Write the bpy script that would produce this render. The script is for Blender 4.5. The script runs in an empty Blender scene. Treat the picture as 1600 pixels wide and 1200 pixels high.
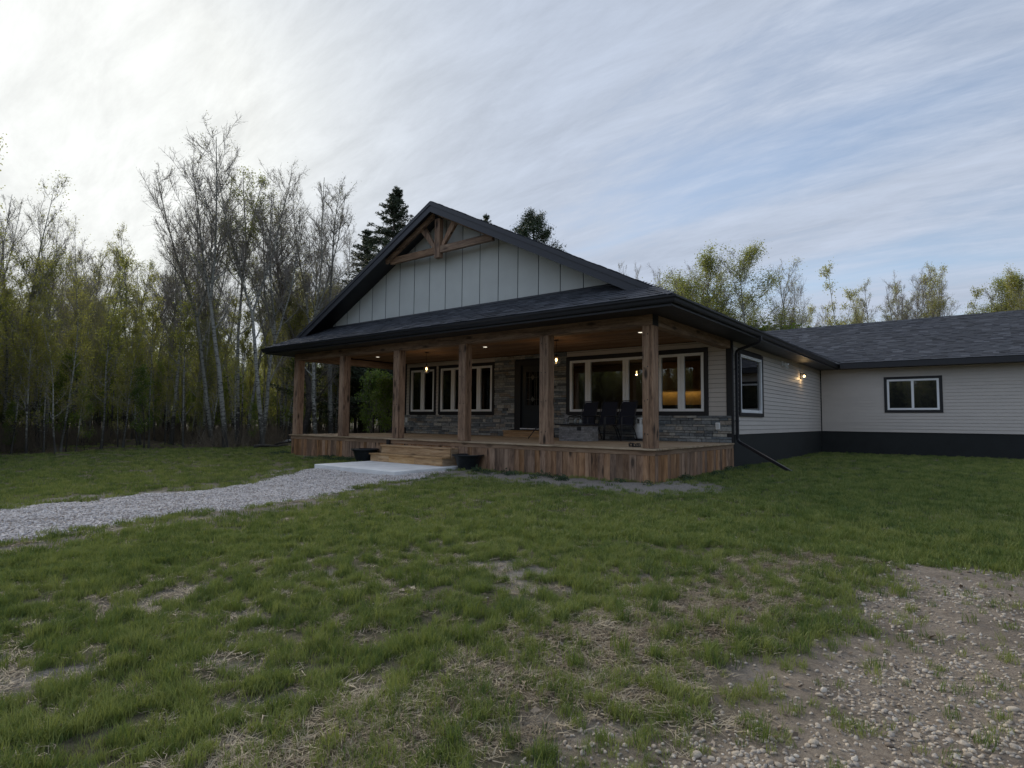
import bpy, math, random
import numpy as np
from mathutils import Vector, Matrix
rnd = random.Random(7)
SC = bpy.context.scene
COL = SC.collection
# ------------------------------------------------------------------ camera
CAM = np.array([4.9441, -10.6676, 0.5329]); F = 912.77
YAW, PIT, ROL = 0.6720, 0.0618, 0.0092
fw = np.array([-math.sin(YAW)*math.cos(PIT), math.cos(YAW)*math.cos(PIT), math.sin(PIT)])
rt = np.array([math.cos(YAW), math.sin(YAW), 0.0]); up = np.cross(rt, fw)
r2 = math.cos(ROL)*rt+math.sin(ROL)*up; u2 = -math.sin(ROL)*rt+math.cos(ROL)*up
cd = bpy.data.cameras.new('camera'); cam = bpy.data.objects.new('camera', cd); COL.objects.link(cam)
M = Matrix(((r2[0], u2[0], -fw[0], CAM[0]), (r2[1], u2[1], -fw[1], CAM[1]), (r2[2], u2[2], -fw[2], CAM[2]), (0, 0, 0, 1)))
cam.matrix_world = M
cd.sensor_width = 36; cd.lens = 36*F/1600; cd.clip_end = 2000; cd.clip_start = 0.05
SC.camera = cam
def az(u):      # unit ground direction of a pixel column of the photograph
    r = fw+r2*(u-800)/F-u2*(654-600)/F
    v = r[:2]; return v/np.hypot(*v)
def at(u, d):
    v = az(u); return CAM[0]+v[0]*d, CAM[1]+v[1]*d
# ------------------------------------------------------------------ world and sun
SUN_EL = math.radians(23); sd = az(130)
SUN = np.array([sd[0]*math.cos(SUN_EL), sd[1]*math.cos(SUN_EL), math.sin(SUN_EL)])
world = bpy.data.worlds.new('World'); SC.world = world; world.use_nodes = True
nt = world.node_tree; nt.nodes.clear()
def N(nt, t, **k):
    n = nt.nodes.new(t)
    for a, b in k.items():
        if a.startswith('i_'):
            n.inputs[a[2:].replace('_', ' ')].default_value = b
        else: setattr(n, a, b)
    return n
def L(nt, a, b): nt.links.new(a, b)
def mathn(nt, op, a, b=None, clamp=False):
    n = nt.nodes.new('ShaderNodeMath'); n.operation = op; n.use_clamp = clamp
    for i, v in enumerate((a, b)):
        if v is None: continue
        if isinstance(v, (int, float)): n.inputs[i].default_value = v
        else: nt.links.new(v, n.inputs[i])
    return n.outputs[0]
def mixc(nt, f, a, b, mode='MIX'):
    n = nt.nodes.new('ShaderNodeMix'); n.data_type = 'RGBA'; n.blend_type = mode
    for i, v in ((0, f), (6, a), (7, b)):
        if isinstance(v, (int, float)): n.inputs[i].default_value = v
        elif isinstance(v, tuple): n.inputs[i].default_value = v if len(v) == 4 else (*v, 1)
        else: nt.links.new(v, n.inputs[i])
    return n.outputs[2]
def ramp(nt, f, stops, interp='LINEAR'):
    n = nt.nodes.new('ShaderNodeValToRGB'); cr = n.color_ramp; cr.interpolation = interp
    while len(cr.elements) < len(stops): cr.elements.new(0.5)
    for e, (p, c) in zip(cr.elements, stops):
        e.position = p; e.color = (c, c, c, 1) if isinstance(c, (int, float)) else (*c, 1)
    nt.links.new(f, n.inputs[0]); return n.outputs[0]
sky = N(nt, 'ShaderNodeTexSky', sky_type='NISHITA', sun_disc=False)
sky.sun_elevation = SUN_EL; sky.sun_rotation = math.atan2(SUN[0], SUN[1])
sky.altitude = 600; sky.air_density = 1.0; sky.dust_density = 1.2
bg1 = N(nt, 'ShaderNodeBackground', i_Strength=0.07); L(nt, sky.outputs[0], bg1.inputs[0])
tc = N(nt, 'ShaderNodeTexCoord'); sep = N(nt, 'ShaderNodeSeparateXYZ'); L(nt, tc.outputs['Generated'], sep.inputs[0])
zc = mathn(nt, 'ADD', mathn(nt, 'MAXIMUM', sep.outputs[2], 0.0), 0.22)
cmb = N(nt, 'ShaderNodeCombineXYZ'); L(nt, mathn(nt, 'DIVIDE', sep.outputs[0], zc), cmb.inputs[0]); L(nt, mathn(nt, 'DIVIDE', sep.outputs[1], zc), cmb.inputs[1])
mp = N(nt, 'ShaderNodeMapping'); mp.inputs['Rotation'].default_value = (0, 0, math.radians(62)); mp.inputs['Scale'].default_value = (0.48, 1.7, 1); L(nt, cmb.outputs[0], mp.inputs[0])
n1 = N(nt, 'ShaderNodeTexNoise', i_Scale=1.1, i_Detail=3.0, i_Roughness=0.5, i_Distortion=0.15); L(nt, mp.outputs[0], n1.inputs[0])
n2 = N(nt, 'ShaderNodeTexNoise', i_Scale=6.5, i_Detail=9.0, i_Roughness=0.68, i_Distortion=0.25); L(nt, mp.outputs[0], n2.inputs[0])
dots = N(nt, 'ShaderNodeVectorMath', operation='DOT_PRODUCT'); L(nt, tc.outputs['Generated'], dots.inputs[0]); dots.inputs[1].default_value = tuple(SUN)
dv = mathn(nt, 'MAXIMUM', dots.outputs['Value'], 0.0)
glow = mathn(nt, 'POWER', dv, 13.0); glow2 = mathn(nt, 'POWER', dv, 24.0)
m0 = mathn(nt, 'ADD', mathn(nt, 'MULTIPLY', n1.outputs[0], 0.95), mathn(nt, 'MULTIPLY', n2.outputs[0], 0.5))
mask = ramp(nt, m0, [(0.55, 0.40), (0.82, 1.0)])
mask = mathn(nt, 'ADD', mask, mathn(nt, 'MULTIPLY', mathn(nt, 'POWER', dv, 5.0), 1.1), clamp=True)
ccol = mixc(nt, ramp(nt, glow, [(0.0, 0.0), (0.8, 1.0)]), (0.206, 0.234, 0.286), (0.325, 0.332, 0.326))
br = mathn(nt, 'MULTIPLY', ramp(nt, n2.outputs[0], [(0.30, 0.80), (0.70, 1.0)]), mathn(nt, 'ADD', mathn(nt, 'ADD', mathn(nt, 'MULTIPLY', glow, 0.12), mathn(nt, 'MULTIPLY', glow2, 0.12)), 1.08))
bg2 = N(nt, 'ShaderNodeBackground'); L(nt, ccol, bg2.inputs[0]); L(nt, br, bg2.inputs[1])
mx = N(nt, 'ShaderNodeMixShader'); L(nt, mask, mx.inputs[0]); L(nt, bg1.outputs[0], mx.inputs[1]); L(nt, bg2.outputs[0], mx.inputs[2])
wo = N(nt, 'ShaderNodeOutputWorld'); L(nt, mx.outputs[0], wo.inputs[0])
sl = bpy.data.lights.new('sun', 'SUN'); sl.energy = 1.5; sl.angle = math.radians(32); sl.color = (1.0, 0.90, 0.74)
so = bpy.data.objects.new('sun', sl); COL.objects.link(so); so.rotation_euler = Vector(tuple(SUN)).to_track_quat('Z', 'Y').to_euler(); so.location = (-20, 20, 30)
vs = SC.view_settings; vs.view_transform = 'Standard'; vs.look = 'None'; vs.gamma = 1; vs.exposure = 1.34; vs.use_curve_mapping = False
# ------------------------------------------------------------------ materials
def newmat(name):
    m = bpy.data.materials.new(name); m.use_nodes = True; nt = m.node_tree; nt.nodes.clear()
    out = N(nt, 'ShaderNodeOutputMaterial'); b = N(nt, 'ShaderNodeBsdfPrincipled'); L(nt, b.outputs[0], out.inputs[0])
    return m, nt, b, out
def noise(nt, vec, scale, detail=4.0, rough=0.55, dist=0.0):
    n = N(nt, 'ShaderNodeTexNoise', i_Scale=scale, i_Detail=detail, i_Roughness=rough, i_Distortion=dist); L(nt, vec, n.inputs[0]); return n.outputs[0]
def bump(nt, b, h, strength=0.4, dist=0.01):
    n = N(nt, 'ShaderNodeBump', i_Strength=strength, i_Distance=dist); L(nt, h, n.inputs['Height']); L(nt, n.outputs[0], b.inputs['Normal'])
def coords(nt, sc=(1, 1, 1), rand=True, world=False):
    """object coordinates, shifted by the object's own random number"""
    if world:
        g = N(nt, 'ShaderNodeNewGeometry'); src = g.outputs['Position']
    else:
        t = N(nt, 'ShaderNodeTexCoord'); src = t.outputs['Object']
    m = N(nt, 'ShaderNodeMapping'); m.inputs['Scale'].default_value = sc; L(nt, src, m.inputs[0])
    if rand:
        oi = N(nt, 'ShaderNodeObjectInfo'); c = N(nt, 'ShaderNodeCombineXYZ')
        for i, k in enumerate((37.0, 61.0, 17.0)): L(nt, mathn(nt, 'MULTIPLY', oi.outputs['Random'], k), c.inputs[i])
        L(nt, c.outputs[0], m.inputs['Location'])
    return m.outputs[0]
def wood(name, c_dark, c_mid, c_light, axis='Z', rough=0.75, knots=0.8, stain=0.5, vary=0.5):
    m, nt, b, out = newmat(name)
    sc = {'Z': (1, 1, 0.10), 'X': (0.10, 1, 1), 'Y': (1, 0.10, 1)}[axis]
    v = coords(nt, sc); vk = coords(nt, tuple(0.35 if s < 1 else 1.0 for s in sc))
    vo = N(nt, 'ShaderNodeTexVoronoi', i_Scale=4.6, i_Randomness=1.0); L(nt, vk, vo.inputs[0])
    kn = ramp(nt, vo.outputs['Distance'], [(0.10, 1.0), (0.24, 0.0)])
    g1 = noise(nt, v, 38, 5, 0.6, 1.2); g2 = noise(nt, v, 7, 4, 0.6, 0.8); g3 = noise(nt, vk, 2.4, 3, 0.6, 0.4)
    f = mathn(nt, 'ADD', mathn(nt, 'MULTIPLY', g1, 0.45), mathn(nt, 'MULTIPLY', g2, 0.6))
    c = ramp(nt, f, [(0.40, c_dark), (0.52, c_mid), (0.64, c_light)])
    oi = N(nt, 'ShaderNodeObjectInfo')
    c = mixc(nt, mathn(nt, 'MULTIPLY', ramp(nt, g3, [(0.46, 0.0), (0.62, 1.0)]), stain), c, tuple(x*0.42 for x in c_dark))
    c = mixc(nt, mathn(nt, 'MULTIPLY', kn, knots), c, tuple(x*0.25 for x in c_dark))
    hv = N(nt, 'ShaderNodeHueSaturation'); L(nt, c, hv.inputs['Color'])
    L(nt, mathn(nt, 'ADD', mathn(nt, 'MULTIPLY', oi.outputs['Random'], vary), 1-vary*0.5), hv.inputs['Value'])
    sat = mathn(nt, 'FRACT', mathn(nt, 'MULTIPLY', oi.outputs['Random'], 13.7))
    L(nt, mathn(nt, 'ADD', mathn(nt, 'MULTIPLY', sat, vary*0.8), 1-vary*0.4), hv.inputs['Saturation'])
    L(nt, hv.outputs[0], b.inputs['Base Color']); b.inputs['Roughness'].default_value = rough
    bump(nt, b, mathn(nt, 'SUBTRACT', g1, mathn(nt, 'MULTIPLY', kn, 0.4)), 0.5, 0.004)
    return m
def plain(name, col, rough=0.6, var=0.12, scale=6.0, metal=0.0, spec=0.5, rv=0.0, bmp=0.0, bs=60.0, world=False):
    m, nt, b, out = newmat(name); v = coords(nt, world=world, rand=not world)
    n = noise(nt, v, scale, 5, 0.6)
    c = mixc(nt, ramp(nt, n, [(0.3, 0.0), (0.7, 1.0)]), tuple(x*(1-var) for x in col), tuple(min(1, x*(1+var)) for x in col))
    if rv:
        oi = N(nt, 'ShaderNodeObjectInfo'); hv = N(nt, 'ShaderNodeHueSaturation'); L(nt, c, hv.inputs['Color'])
        L(nt, mathn(nt, 'ADD', mathn(nt, 'MULTIPLY', oi.outputs['Random'], rv), 1-rv/2), hv.inputs['Value']); c = hv.outputs[0]
    L(nt, c, b.inputs['Base Color'])
    L(nt, mathn(nt, 'ADD', mathn(nt, 'MULTIPLY', n, 0.2), rough-0.1), b.inputs['Roughness'])
    b.inputs['Metallic'].default_value = metal; b.inputs['Specular IOR Level'].default_value = spec
    if bmp: bump(nt, b, noise(nt, v, bs, 4, 0.6), bmp, 0.004)
    return m
def emis(name, col, s):
    m, nt, b, out = newmat(name); e = N(nt, 'ShaderNodeEmission', i_Strength=s); e.inputs[0].default_value = (*col, 1); L(nt, e.outputs[0], out.inputs[0]); return m
def glass(name, tint=(0.9, 0.93, 0.92)):
    m, nt, b, out = newmat(name); nt.nodes.remove(b)
    tr = N(nt, 'ShaderNodeBsdfTransparent'); tr.inputs[0].default_value = (*tint, 1)
    gl = N(nt, 'ShaderNodeBsdfGlossy', i_Roughness=0.004); gl.inputs[0].default_value = (1, 1, 1, 1)
    fr = N(nt, 'ShaderNodeFresnel', i_IOR=1.75)
    mx = N(nt, 'ShaderNodeMixShader'); L(nt, fr.outputs[0], mx.inputs[0]); L(nt, tr.outputs[0], mx.inputs[1]); L(nt, gl.outputs[0], mx.inputs[2])
    L(nt, mx.outputs[0], out.inputs[0]); return m
MT = {}
MT['post'] = wood('post_wood', (.11, .067, .043), (.32, .20, .13), (.44, .30, .20), 'Z', knots=0.95, stain=0.35, vary=0.18)
MT['beamx'] = wood('beam_wood_x', (.11, .068, .042), (.25, .158, .10), (.36, .25, .17), 'X', knots=0.8, stain=0.3, vary=0.2)
MT['beamy'] = wood('beam_wood_y', (.11, .068, .042), (.25, .158, .10), (.36, .25, .17), 'Y', knots=0.8, stain=0.3, vary=0.2)
MT['skirt'] = wood('skirt_wood', (.12, .064, .036), (.32, .18, .10), (.45, .28, .17), 'Z', knots=0.85, stain=0.45, vary=0.5)
MT['deck'] = wood('deck_wood', (.24, .165, .10), (.42, .31, .20), (.52, .41, .29), 'X', knots=0.5, stain=0.15, vary=0.25)
MT['decky'] = wood('deck_wood_y', (.22, .15, .09), (.38, .27, .17), (.48, .36, .25), 'Y', knots=0.5, stain=0.15, vary=0.25)
MT['rim'] = wood('rim_wood', (.17, .10, .058), (.30, .185, .11), (.38, .26, .165), 'X', knots=0.6, stain=0.2, vary=0.2)
MT['rimy'] = wood('rim_wood_y', (.17, .10, .058), (.30, .185, .11), (.38, .26, .165), 'Y', knots=0.6, stain=0.2, vary=0.2)
MT['step'] = wood('step_wood', (.31, .185, .09), (.50, .315, .16), (.62, .44, .26), 'X', knots=0.6, stain=0.12, vary=0.25)
MT['ceil'] = wood('ceiling_wood', (.16, .085, .045), (.26, .15, .082), (.35, .22, .13), 'X', knots=0.6, stain=0.12, vary=0.3)
MT['black'] = plain('black_metal', (.013, .0145, .020), 0.42, 0.2, 3.0, rv=0.1)
MT['trim'] = plain('black_trim', (.010, .010, .013), 0.5, 0.2, 5)
MT['fascia'] = plain('rake_metal', (.030, .034, .046), 0.45, 0.15, 4)
MT['vinyl'] = plain('vinyl_siding', (.57, .53, .49), 0.55, 0.05, 1.2, rv=0.05, bmp=0.15, bs=90)
MT['gable'] = plain('gable_panel', (.57, .60, .58), 0.7, 0.05, 2.0, rv=0.05)
MT['gback'] = plain('gable_backing', (.13, .155, .16), 0.7, 0.1, 3)
MT['white'] = plain('white_frame', (.86, .88, .90), 0.4, 0.03, 3)
MT['found'] = plain('foundation_coating', (.013, .016, .017), 0.75, 0.35, 2.5, bmp=0.3, bs=30)
MT['conc'] = plain('concrete', (.82, .83, .83), 0.85, 0.16, 1.6, bmp=0.3, bs=120)
MT['glass'] = glass('window_glass')
MT['clear'] = glass('bulb_glass', (.95, .93, .88))
MT['plastic'] = plain('planter_plastic', (.012, .016, .021), 0.45, 0.2, 8)
MT['sling'] = plain('chair_sling', (.010, .014, .030), 0.8, 0.25, 30)
MT['cframe'] = plain('chair_frame', (.035, .036, .040), 0.4, 0.15, 8, metal=0.3)
MT['room'] = plain('room_paint', (.12, .10, .075), 0.9, 0.08, 1)
MT['roomfloor'] = plain('room_floor', (.16, .10, .06), 0.5, 0.2, 4)
MT['cab'] = plain('cabinet_wood', (.30, .15, .06), 0.5, 0.25, 5)
MT['soil'] = plain('planter_soil', (.035, .026, .018), 0.95, 0.4, 20)
MT['warm'] = emis('warm_bulb', (1.0, .66, .28), 4.0)
MT['pot'] = emis('pot_lens', (1.0, .88, .70), .9)
MT['tank'] = plain('tank_paint', (.66, .68, .68), 0.4, 0.06, 8)
MT['bolt'] = plain('bolt_steel', (.02, .017, .016), 0.5, 0.2, 8)
def mk_stone():
    m, nt, b, out = newmat('ledge_stone'); v = coords(nt); oi = N(nt, 'ShaderNodeObjectInfo')
    # joined stones have no object of their own: their position picks the shade
    g = N(nt, 'ShaderNodeNewGeometry'); wn = N(nt, 'ShaderNodeAttribute', attribute_name='tone')
    r = mathn(nt, 'FRACT', mathn(nt, 'ADD', oi.outputs['Random'], wn.outputs['Fac']))
    c = ramp(nt, r, [(0.0, (.11, .12, .13)), (0.22, (.24, .26, .27)), (0.45, (.40, .41, .40)), (0.62, (.16, .19, .215)), (0.8, (.50, .485, .44)), (1.0, (.26, .22, .18))])
    n = noise(nt, v, 14, 6, 0.65, 0.4)
    c = mixc(nt, 0.75, c, ramp(nt, n, [(0.3, .42), (0.5, .9), (0.72, 1.45)]), 'MULTIPLY')
    L(nt, c, b.inputs['Base Color']); b.inputs['Roughness'].default_value = 0.85; bump(nt, b, noise(nt, v, 25, 6, 0.7), 0.8, 0.012); return m
MT['stone'] = mk_stone()
MT['mortar'] = plain('stone_backing', (.028, .029, .030), 0.95, 0.2, 10)
def mk_shingle():
    m, nt, b, out = newmat('asphalt_shingle'); v = coords(nt); oi = N(nt, 'ShaderNodeObjectInfo'); at_ = N(nt, 'ShaderNodeAttribute', attribute_name='tone')
    r = mathn(nt, 'FRACT', mathn(nt, 'ADD', oi.outputs['Random'], at_.outputs['Fac']))
    c = ramp(nt, r, [(0.0, (.024, .028, .038)), (0.4, (.052, .060, .076)), (0.75, (.036, .041, .056)), (1.0, (.085, .094, .115))])
    n = noise(nt, v, 170, 2, 0.8)
    c = mixc(nt, 0.8, c, ramp(nt, n, [(0.3, .45), (0.7, 1.6)]), 'MULTIPLY')
    L(nt, c, b.inputs['Base Color']); b.inputs['Roughness'].default_value = 0.9; bump(nt, b, n, 0.5, 0.003); return m
MT['shingle'] = mk_shingle()
# ------------------------------------------------------------------ mesh helpers
class MB:
    def __init__(s): s.v = []; s.f = []; s.t = []
    def add(s, vs, fs, tone=0.0):
        o = len(s.v); s.v += [tuple(map(float, p)) for p in vs]; s.f += [tuple(i+o for i in f) for f in fs]; s.t += [tone]*len(fs); return s
    def box(s, x0, x1, y0, y1, z0, z1, tone=0.0):
        return s.add([(x0, y0, z0), (x1, y0, z0), (x1, y1, z0), (x0, y1, z0), (x0, y0, z1), (x1, y0, z1), (x1, y1, z1), (x0, y1, z1)],
                     [(3, 2, 1, 0), (4, 5, 6, 7), (0, 1, 5, 4), (1, 2, 6, 5), (2, 3, 7, 6), (3, 0, 4, 7)], tone)
    def prism(s, pts, ext, tone=0.0):
        """polygon pts (3-D) extruded by the vector ext"""
        n = len(pts); e = Vector(ext); a = [Vector(p) for p in pts]
        nor = Vector((0, 0, 0))
        for i in range(n): nor += a[i].cross(a[(i+1) % n])
        if nor.dot(e) > 0: a = a[::-1]
        b = [p+e for p in a]
        return s.add([tuple(p) for p in a+b], [tuple(range(n)), tuple(range(2*n-1, n-1, -1))]+[(i+n, (i+1) % n+n, (i+1) % n, i) for i in range(n)], tone)
    def tube(s, pts, rad, k=8, cap=True):
        pts = np.array(pts, float); n = len(pts)
        rad = np.full(n, rad) if np.isscalar(rad) else np.array(rad)
        V, Fc = tube_np(pts, rad, k)
        fs = [tuple(q) for q in Fc]
        if cap: fs += [tuple(range(k-1, -1, -1)), tuple(range((n-1)*k, n*k))]
        return s.add(V, fs)
    def lathe(s, prof, c=(0, 0, 0), k=24):
        n = len(prof); vs = []
        for r, z in prof:
            for i in range(k):
                a = 2*math.pi*i/k; vs.append((c[0]+r*math.cos(a), c[1]+r*math.sin(a), c[2]+z))
        fs = [(j*k+i, j*k+(i+1) % k, (j+1)*k+(i+1) % k, (j+1)*k+i) for j in range(n-1) for i in range(k)]
        return s.add(vs, fs)
    def mesh(s, name, mat, smooth=False):
        me = bpy.data.meshes.new(name); me.from_pydata(s.v, [], s.f); me.update()
        if mat: me.materials.append(mat)
        if any(s.t):
            a = me.attributes.new('tone', 'FLOAT', 'FACE'); a.data.foreach_set('value', s.t)
        if smooth: me.shade_smooth()
        return me
    def build(s, name, mat, parent=None, smooth=False, bevel=0.0, loc=None):
        if loc is not None: s.v = [(x-loc[0], y-loc[1], z-loc[2]) for x, y, z in s.v]
        o = bpy.data.objects.new(name, s.mesh(name, mat, smooth)); COL.objects.link(o)
        if loc is not None: o.location = loc
        if parent is not None: put(o, parent)
        if bevel:
            b = o.modifiers.new('bevel', 'BEVEL'); b.width = bevel; b.segments = 2; b.limit_method = 'ANGLE'
        return o
WL = {}
def wloc(o):
    v = Vector(o.location)
    if o.parent: v = v+wloc(o.parent)
    return v
def put(o, parent):       # parent while keeping the world place (parents are never rotated here)
    o.location = Vector(o.location)-wloc(parent); o.parent = parent
def tube_np(pts, rad, k):
    n = len(pts); t = np.zeros_like(pts); t[1:-1] = pts[2:]-pts[:-2]; t[0] = pts[1]-pts[0]; t[-1] = pts[-1]-pts[-2]
    t /= np.linalg.norm(t, axis=1)[:, None]+1e-9
    ref = np.array([1.0, 0.13, 0.07]) if abs(t[0, 0]) < 0.8 else np.array([0.1, 0.2, 1.0])
    a = np.cross(t, ref); a /= np.linalg.norm(a, axis=1)[:, None]+1e-9; b = np.cross(t, a)
    th = np.arange(k)*2*np.pi/k
    V = pts[:, None, :]+rad[:, None, None]*(np.cos(th)[None, :, None]*a[:, None, :]+np.sin(th)[None, :, None]*b[:, None, :])
    i = np.arange(n-1)[:, None]*k; j = np.arange(k)[None, :]; j2 = (j+1) % k
    Fc = np.stack([i+j, i+j2, i+k+j2, i+k+j], -1).reshape(-1, 4)
    return V.reshape(-1, 3), Fc
def tag(o, label=None, cat=None, group=None, kind=None):
    if label: o['label'] = label
    if cat: o['category'] = cat
    if group: o['group'] = group
    if kind: o['kind'] = kind
    return o
def empty(name, loc, label, cat, group=None):
    o = bpy.data.objects.new(name, None); COL.objects.link(o); o.location = loc; o.empty_display_size = 0.2
    return tag(o, label, cat, group)
def inst(name, me, loc, parent=None, rot=None, scale=None):
    o = bpy.data.objects.new(name, me); COL.objects.link(o); o.location = loc
    if parent is not None: put(o, parent)
    if rot is not None: o.rotation_euler = rot
    if scale is not None: o.scale = scale
    return o
def spans(x0, x1, holes):
    """parts of [x0,x1] left after cutting the holes"""
    segs = [(x0, x1)]
    for a, b in holes:
        new = []
        for s, e in segs:
            if b <= s or a >= e: new.append((s, e)); continue
            if a > s: new.append((s, a))
            if b < e: new.append((b, e))
        segs = new
    return [s for s in segs if s[1]-s[0] > 0.03]
# ------------------------------------------------------------------ ground
def vnoise(x, y, s, seed=0):
    x = np.asarray(x, float)*s+seed*17.3; y = np.asarray(y, float)*s+seed*9.1
    xi = np.floor(x).astype(np.int64); yi = np.floor(y).astype(np.int64); xf = x-xi; yf = y-yi
    xf = xf*xf*(3-2*xf); yf = yf*yf*(3-2*yf)
    def h(a, b):
        n = (a*374761393+b*668265263+seed*1442695041) & 0xffffffff
        n = ((n ^ (n >> 13))*1274126177) & 0xffffffff
        return ((n ^ (n >> 16)) & 0xffff)/65535.0
    return (h(xi, yi)*(1-xf)+h(xi+1, yi)*xf)*(1-yf)+(h(xi, yi+1)*(1-xf)+h(xi+1, yi+1)*xf)*yf
def fbm(x, y, s, seed=0, o=4):
    r = 0; a = 0.5; t = 0
    for i in range(o): r = r+a*vnoise(x, y, s*2**i, seed+i); t += a; a *= 0.5
    return r/t
def gz0(x, y):
    x = np.asarray(x, float); y = np.asarray(y, float)
    d = np.clip(-y-0.2, 0, 12)
    z = -0.645-0.024*d
    left = np.clip((-13.2-x)/10, 0, 1); z = z-left*0.14*np.clip((y+2)/4, 0, 1)
    return z
def inpoly_dist(x, y, poly):
    """signed distance: positive inside"""
    x = np.asarray(x, float); y = np.asarray(y, float); ins = np.zeros(x.shape, bool); dm = np.full(x.shape, 1e9)
    n = len(poly)
    for i in range(n):
        x0, y0 = poly[i]; x1, y1 = poly[(i+1) % n]
        c = ((y0 > y) != (y1 > y)) & (x < (x1-x0)*(y-y0)/(y1-y0+1e-12)+x0); ins ^= c
        dx, dy = x1-x0, y1-y0; t = np.clip(((x-x0)*dx+(y-y0)*dy)/(dx*dx+dy*dy), 0, 1)
        dm = np.minimum(dm, np.hypot(x-x0-t*dx, y-y0-t*dy))
    return np.where(ins, dm, -dm)
PATH = [(-8.0, -2.2), (-4.95, -0.6), (-4.2, -2.6), (-3.75, -4.2), (-3.6, -5.8), (-3.6, -7.5), (-3.0, -10.5), (-6.2, -13.0), (-6.6, -9.0), (-6.1, -5.6), (-6.3, -4.5), (-7.0, -3.5), (-8.1, -2.5)]
def masks(x, y):
    """path gravel, driveway, bare dirt, straw, all 0..1"""
    w = (fbm(x, y, 1.3, 3)-0.5)
    path = np.clip((inpoly_dist(x, y, PATH)+w*0.9)/0.22, 0, 1)
    dl = x-(3.72+0.2*np.sin(y*0.9)+w*0.8)+np.clip(-y-8.6, 0, 3)*0.2
    drive = np.clip(dl/0.5, 0, 1)*(y < -0.8+0*x)
    drive = drive*np.clip((-y-3.4+ (x-4.3)*0.25)/1.0, 0, 1)
    strip = np.clip(1.15-np.abs(y+0.85+0.4*w)/1.0, 0, .75)/.75*np.clip((x+4.4+w)/0.7, 0, 1)*np.clip((1.5-x+w)/0.8, 0, 1)
    strip = np.maximum(strip, np.clip(1.5-np.hypot((x-0.65)/1.05, (y+0.45)/1.35)*1.3+w*0.8, 0, 1))
    strip = np.maximum(strip, np.clip(1-np.abs(y+0.25)/0.5, 0, 1)*np.clip((x+12.6)/0.5, 0, 1)*np.clip((-10.2-x+w)/0.5, 0, 1))
    strip = np.maximum(strip, np.clip(1-np.abs(inpoly_dist(x, y, PATH)+0.35)/(0.5+w*0.8), 0, 1)*0.85)
    patch = fbm(x, y, 1.9, 11, 4); patch2 = fbm(x, y, 4.5, 21, 3)
    near = np.clip((-y-2.6)/5.0, 0, 1)
    near = near*np.clip(1.25-np.abs(x-0.6)/5.5, 0.25, 1)
    bare = np.clip((patch*0.5+patch2*0.5-0.615+0.02*near)/0.05, 0, 1)*np.clip(near+0.15, 0, 1)
    edge = np.clip(1-np.abs(dl+0.45)/(0.75+w), 0, 1)*np.clip((-y-3.0)/1.5, 0, 1)
    straw = np.clip(edge*1.1+np.clip((patch2-0.62)/0.1, 0, 1)*0.3*near+np.clip((2.75-np.hypot(x-CAM[0], y-CAM[1])+w*1.6)/0.5, 0, 1), 0, 1)
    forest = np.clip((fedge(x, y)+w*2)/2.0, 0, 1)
    return path, drive, np.clip(np.maximum(strip, bare), 0, 1), straw*(1-drive*0.7), forest
FE = [at(-420, 18), at(-200, 21), at(60, 24), at(300, 25.5), at(400, 26.5), at(450, 27.5), (-22.0, 9.5), (-20.5, 16), (-19, 30), (-6, 33), (10, 35), (18, 34), (40, 26), (62, 4), (62, -44), (22, -72), (-28, -66), (-48, -36)]
def fedge(x, y):    # positive in the woods
    return -inpoly_dist(x, y, FE)
def gz(x, y):
    p, d, b, s, f = masks(x, y)
    z = gz0(x, y)+(fbm(x, y, 1.7, 5)-0.5)*0.07+(fbm(x, y, 7, 6)-0.5)*0.025*(1-p)*(1-d*0.5)
    hs = np.clip((np.asarray(y)-0.0+0.3)/0.3, 0, 1)*((np.asarray(x) > -13) & (np.asarray(x) < 0.1) & (np.asarray(y) < 24))
    z = z-hs*0.03+f*(fbm(x, y, 0.4, 8)-0.4)*0.5
    return z-b*0.012
def grid_axis(a, b, step, lo, hi):
    c = list(np.arange(a, b+step/2, step)); s = step; x = c[-1]
    while x < hi: s = min(s*1.22, 30); x += s; c.append(x)
    s = step; x = c[0]
    while x > lo: s = min(s*1.22, 30); x -= s; c.insert(0, x)
    return np.array(c)
gx = grid_axis(-9.0, 6.5, 0.075, -400, 400); gy = grid_axis(-11.2, 2.0, 0.075, -400, 400)
XX, YY = np.meshgrid(gx, gy); ZZ = gz(XX, YY)
nx, ny = len(gx), len(gy)
me = bpy.data.meshes.new('ground')
V = np.stack([XX, YY, ZZ], -1).reshape(-1, 3)
idx = (np.arange(ny-1)[:, None]*nx+np.arange(nx-1)[None, :])
FQ = np.stack([idx, idx+1, idx+nx+1, idx+nx], -1).reshape(-1, 4)
def np_mesh(me, V, Q):
    V = np.asarray(V, np.float32); Q = np.asarray(Q, np.int32)
    k = Q.shape[1]
    me.vertices.add(len(V)); me.vertices.foreach_set('co', V.ravel())
    me.loops.add(Q.size); me.loops.foreach_set('vertex_index', Q.ravel())
    me.polygons.add(len(Q)); me.polygons.foreach_set('loop_start', np.arange(0, Q.size, k, dtype=np.int32)); me.polygons.foreach_set('loop_total', np.full(len(Q), k, np.int32))
    me.update(calc_edges=True); return me
np_mesh(me, V, FQ); me.shade_smooth()
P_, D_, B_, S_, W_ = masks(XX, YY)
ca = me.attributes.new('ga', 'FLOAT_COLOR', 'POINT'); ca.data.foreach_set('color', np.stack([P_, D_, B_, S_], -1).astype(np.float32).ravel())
cb = me.attributes.new('wood_floor', 'FLOAT', 'POINT'); cb.data.foreach_set('value', W_.astype(np.float32).ravel())
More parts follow.
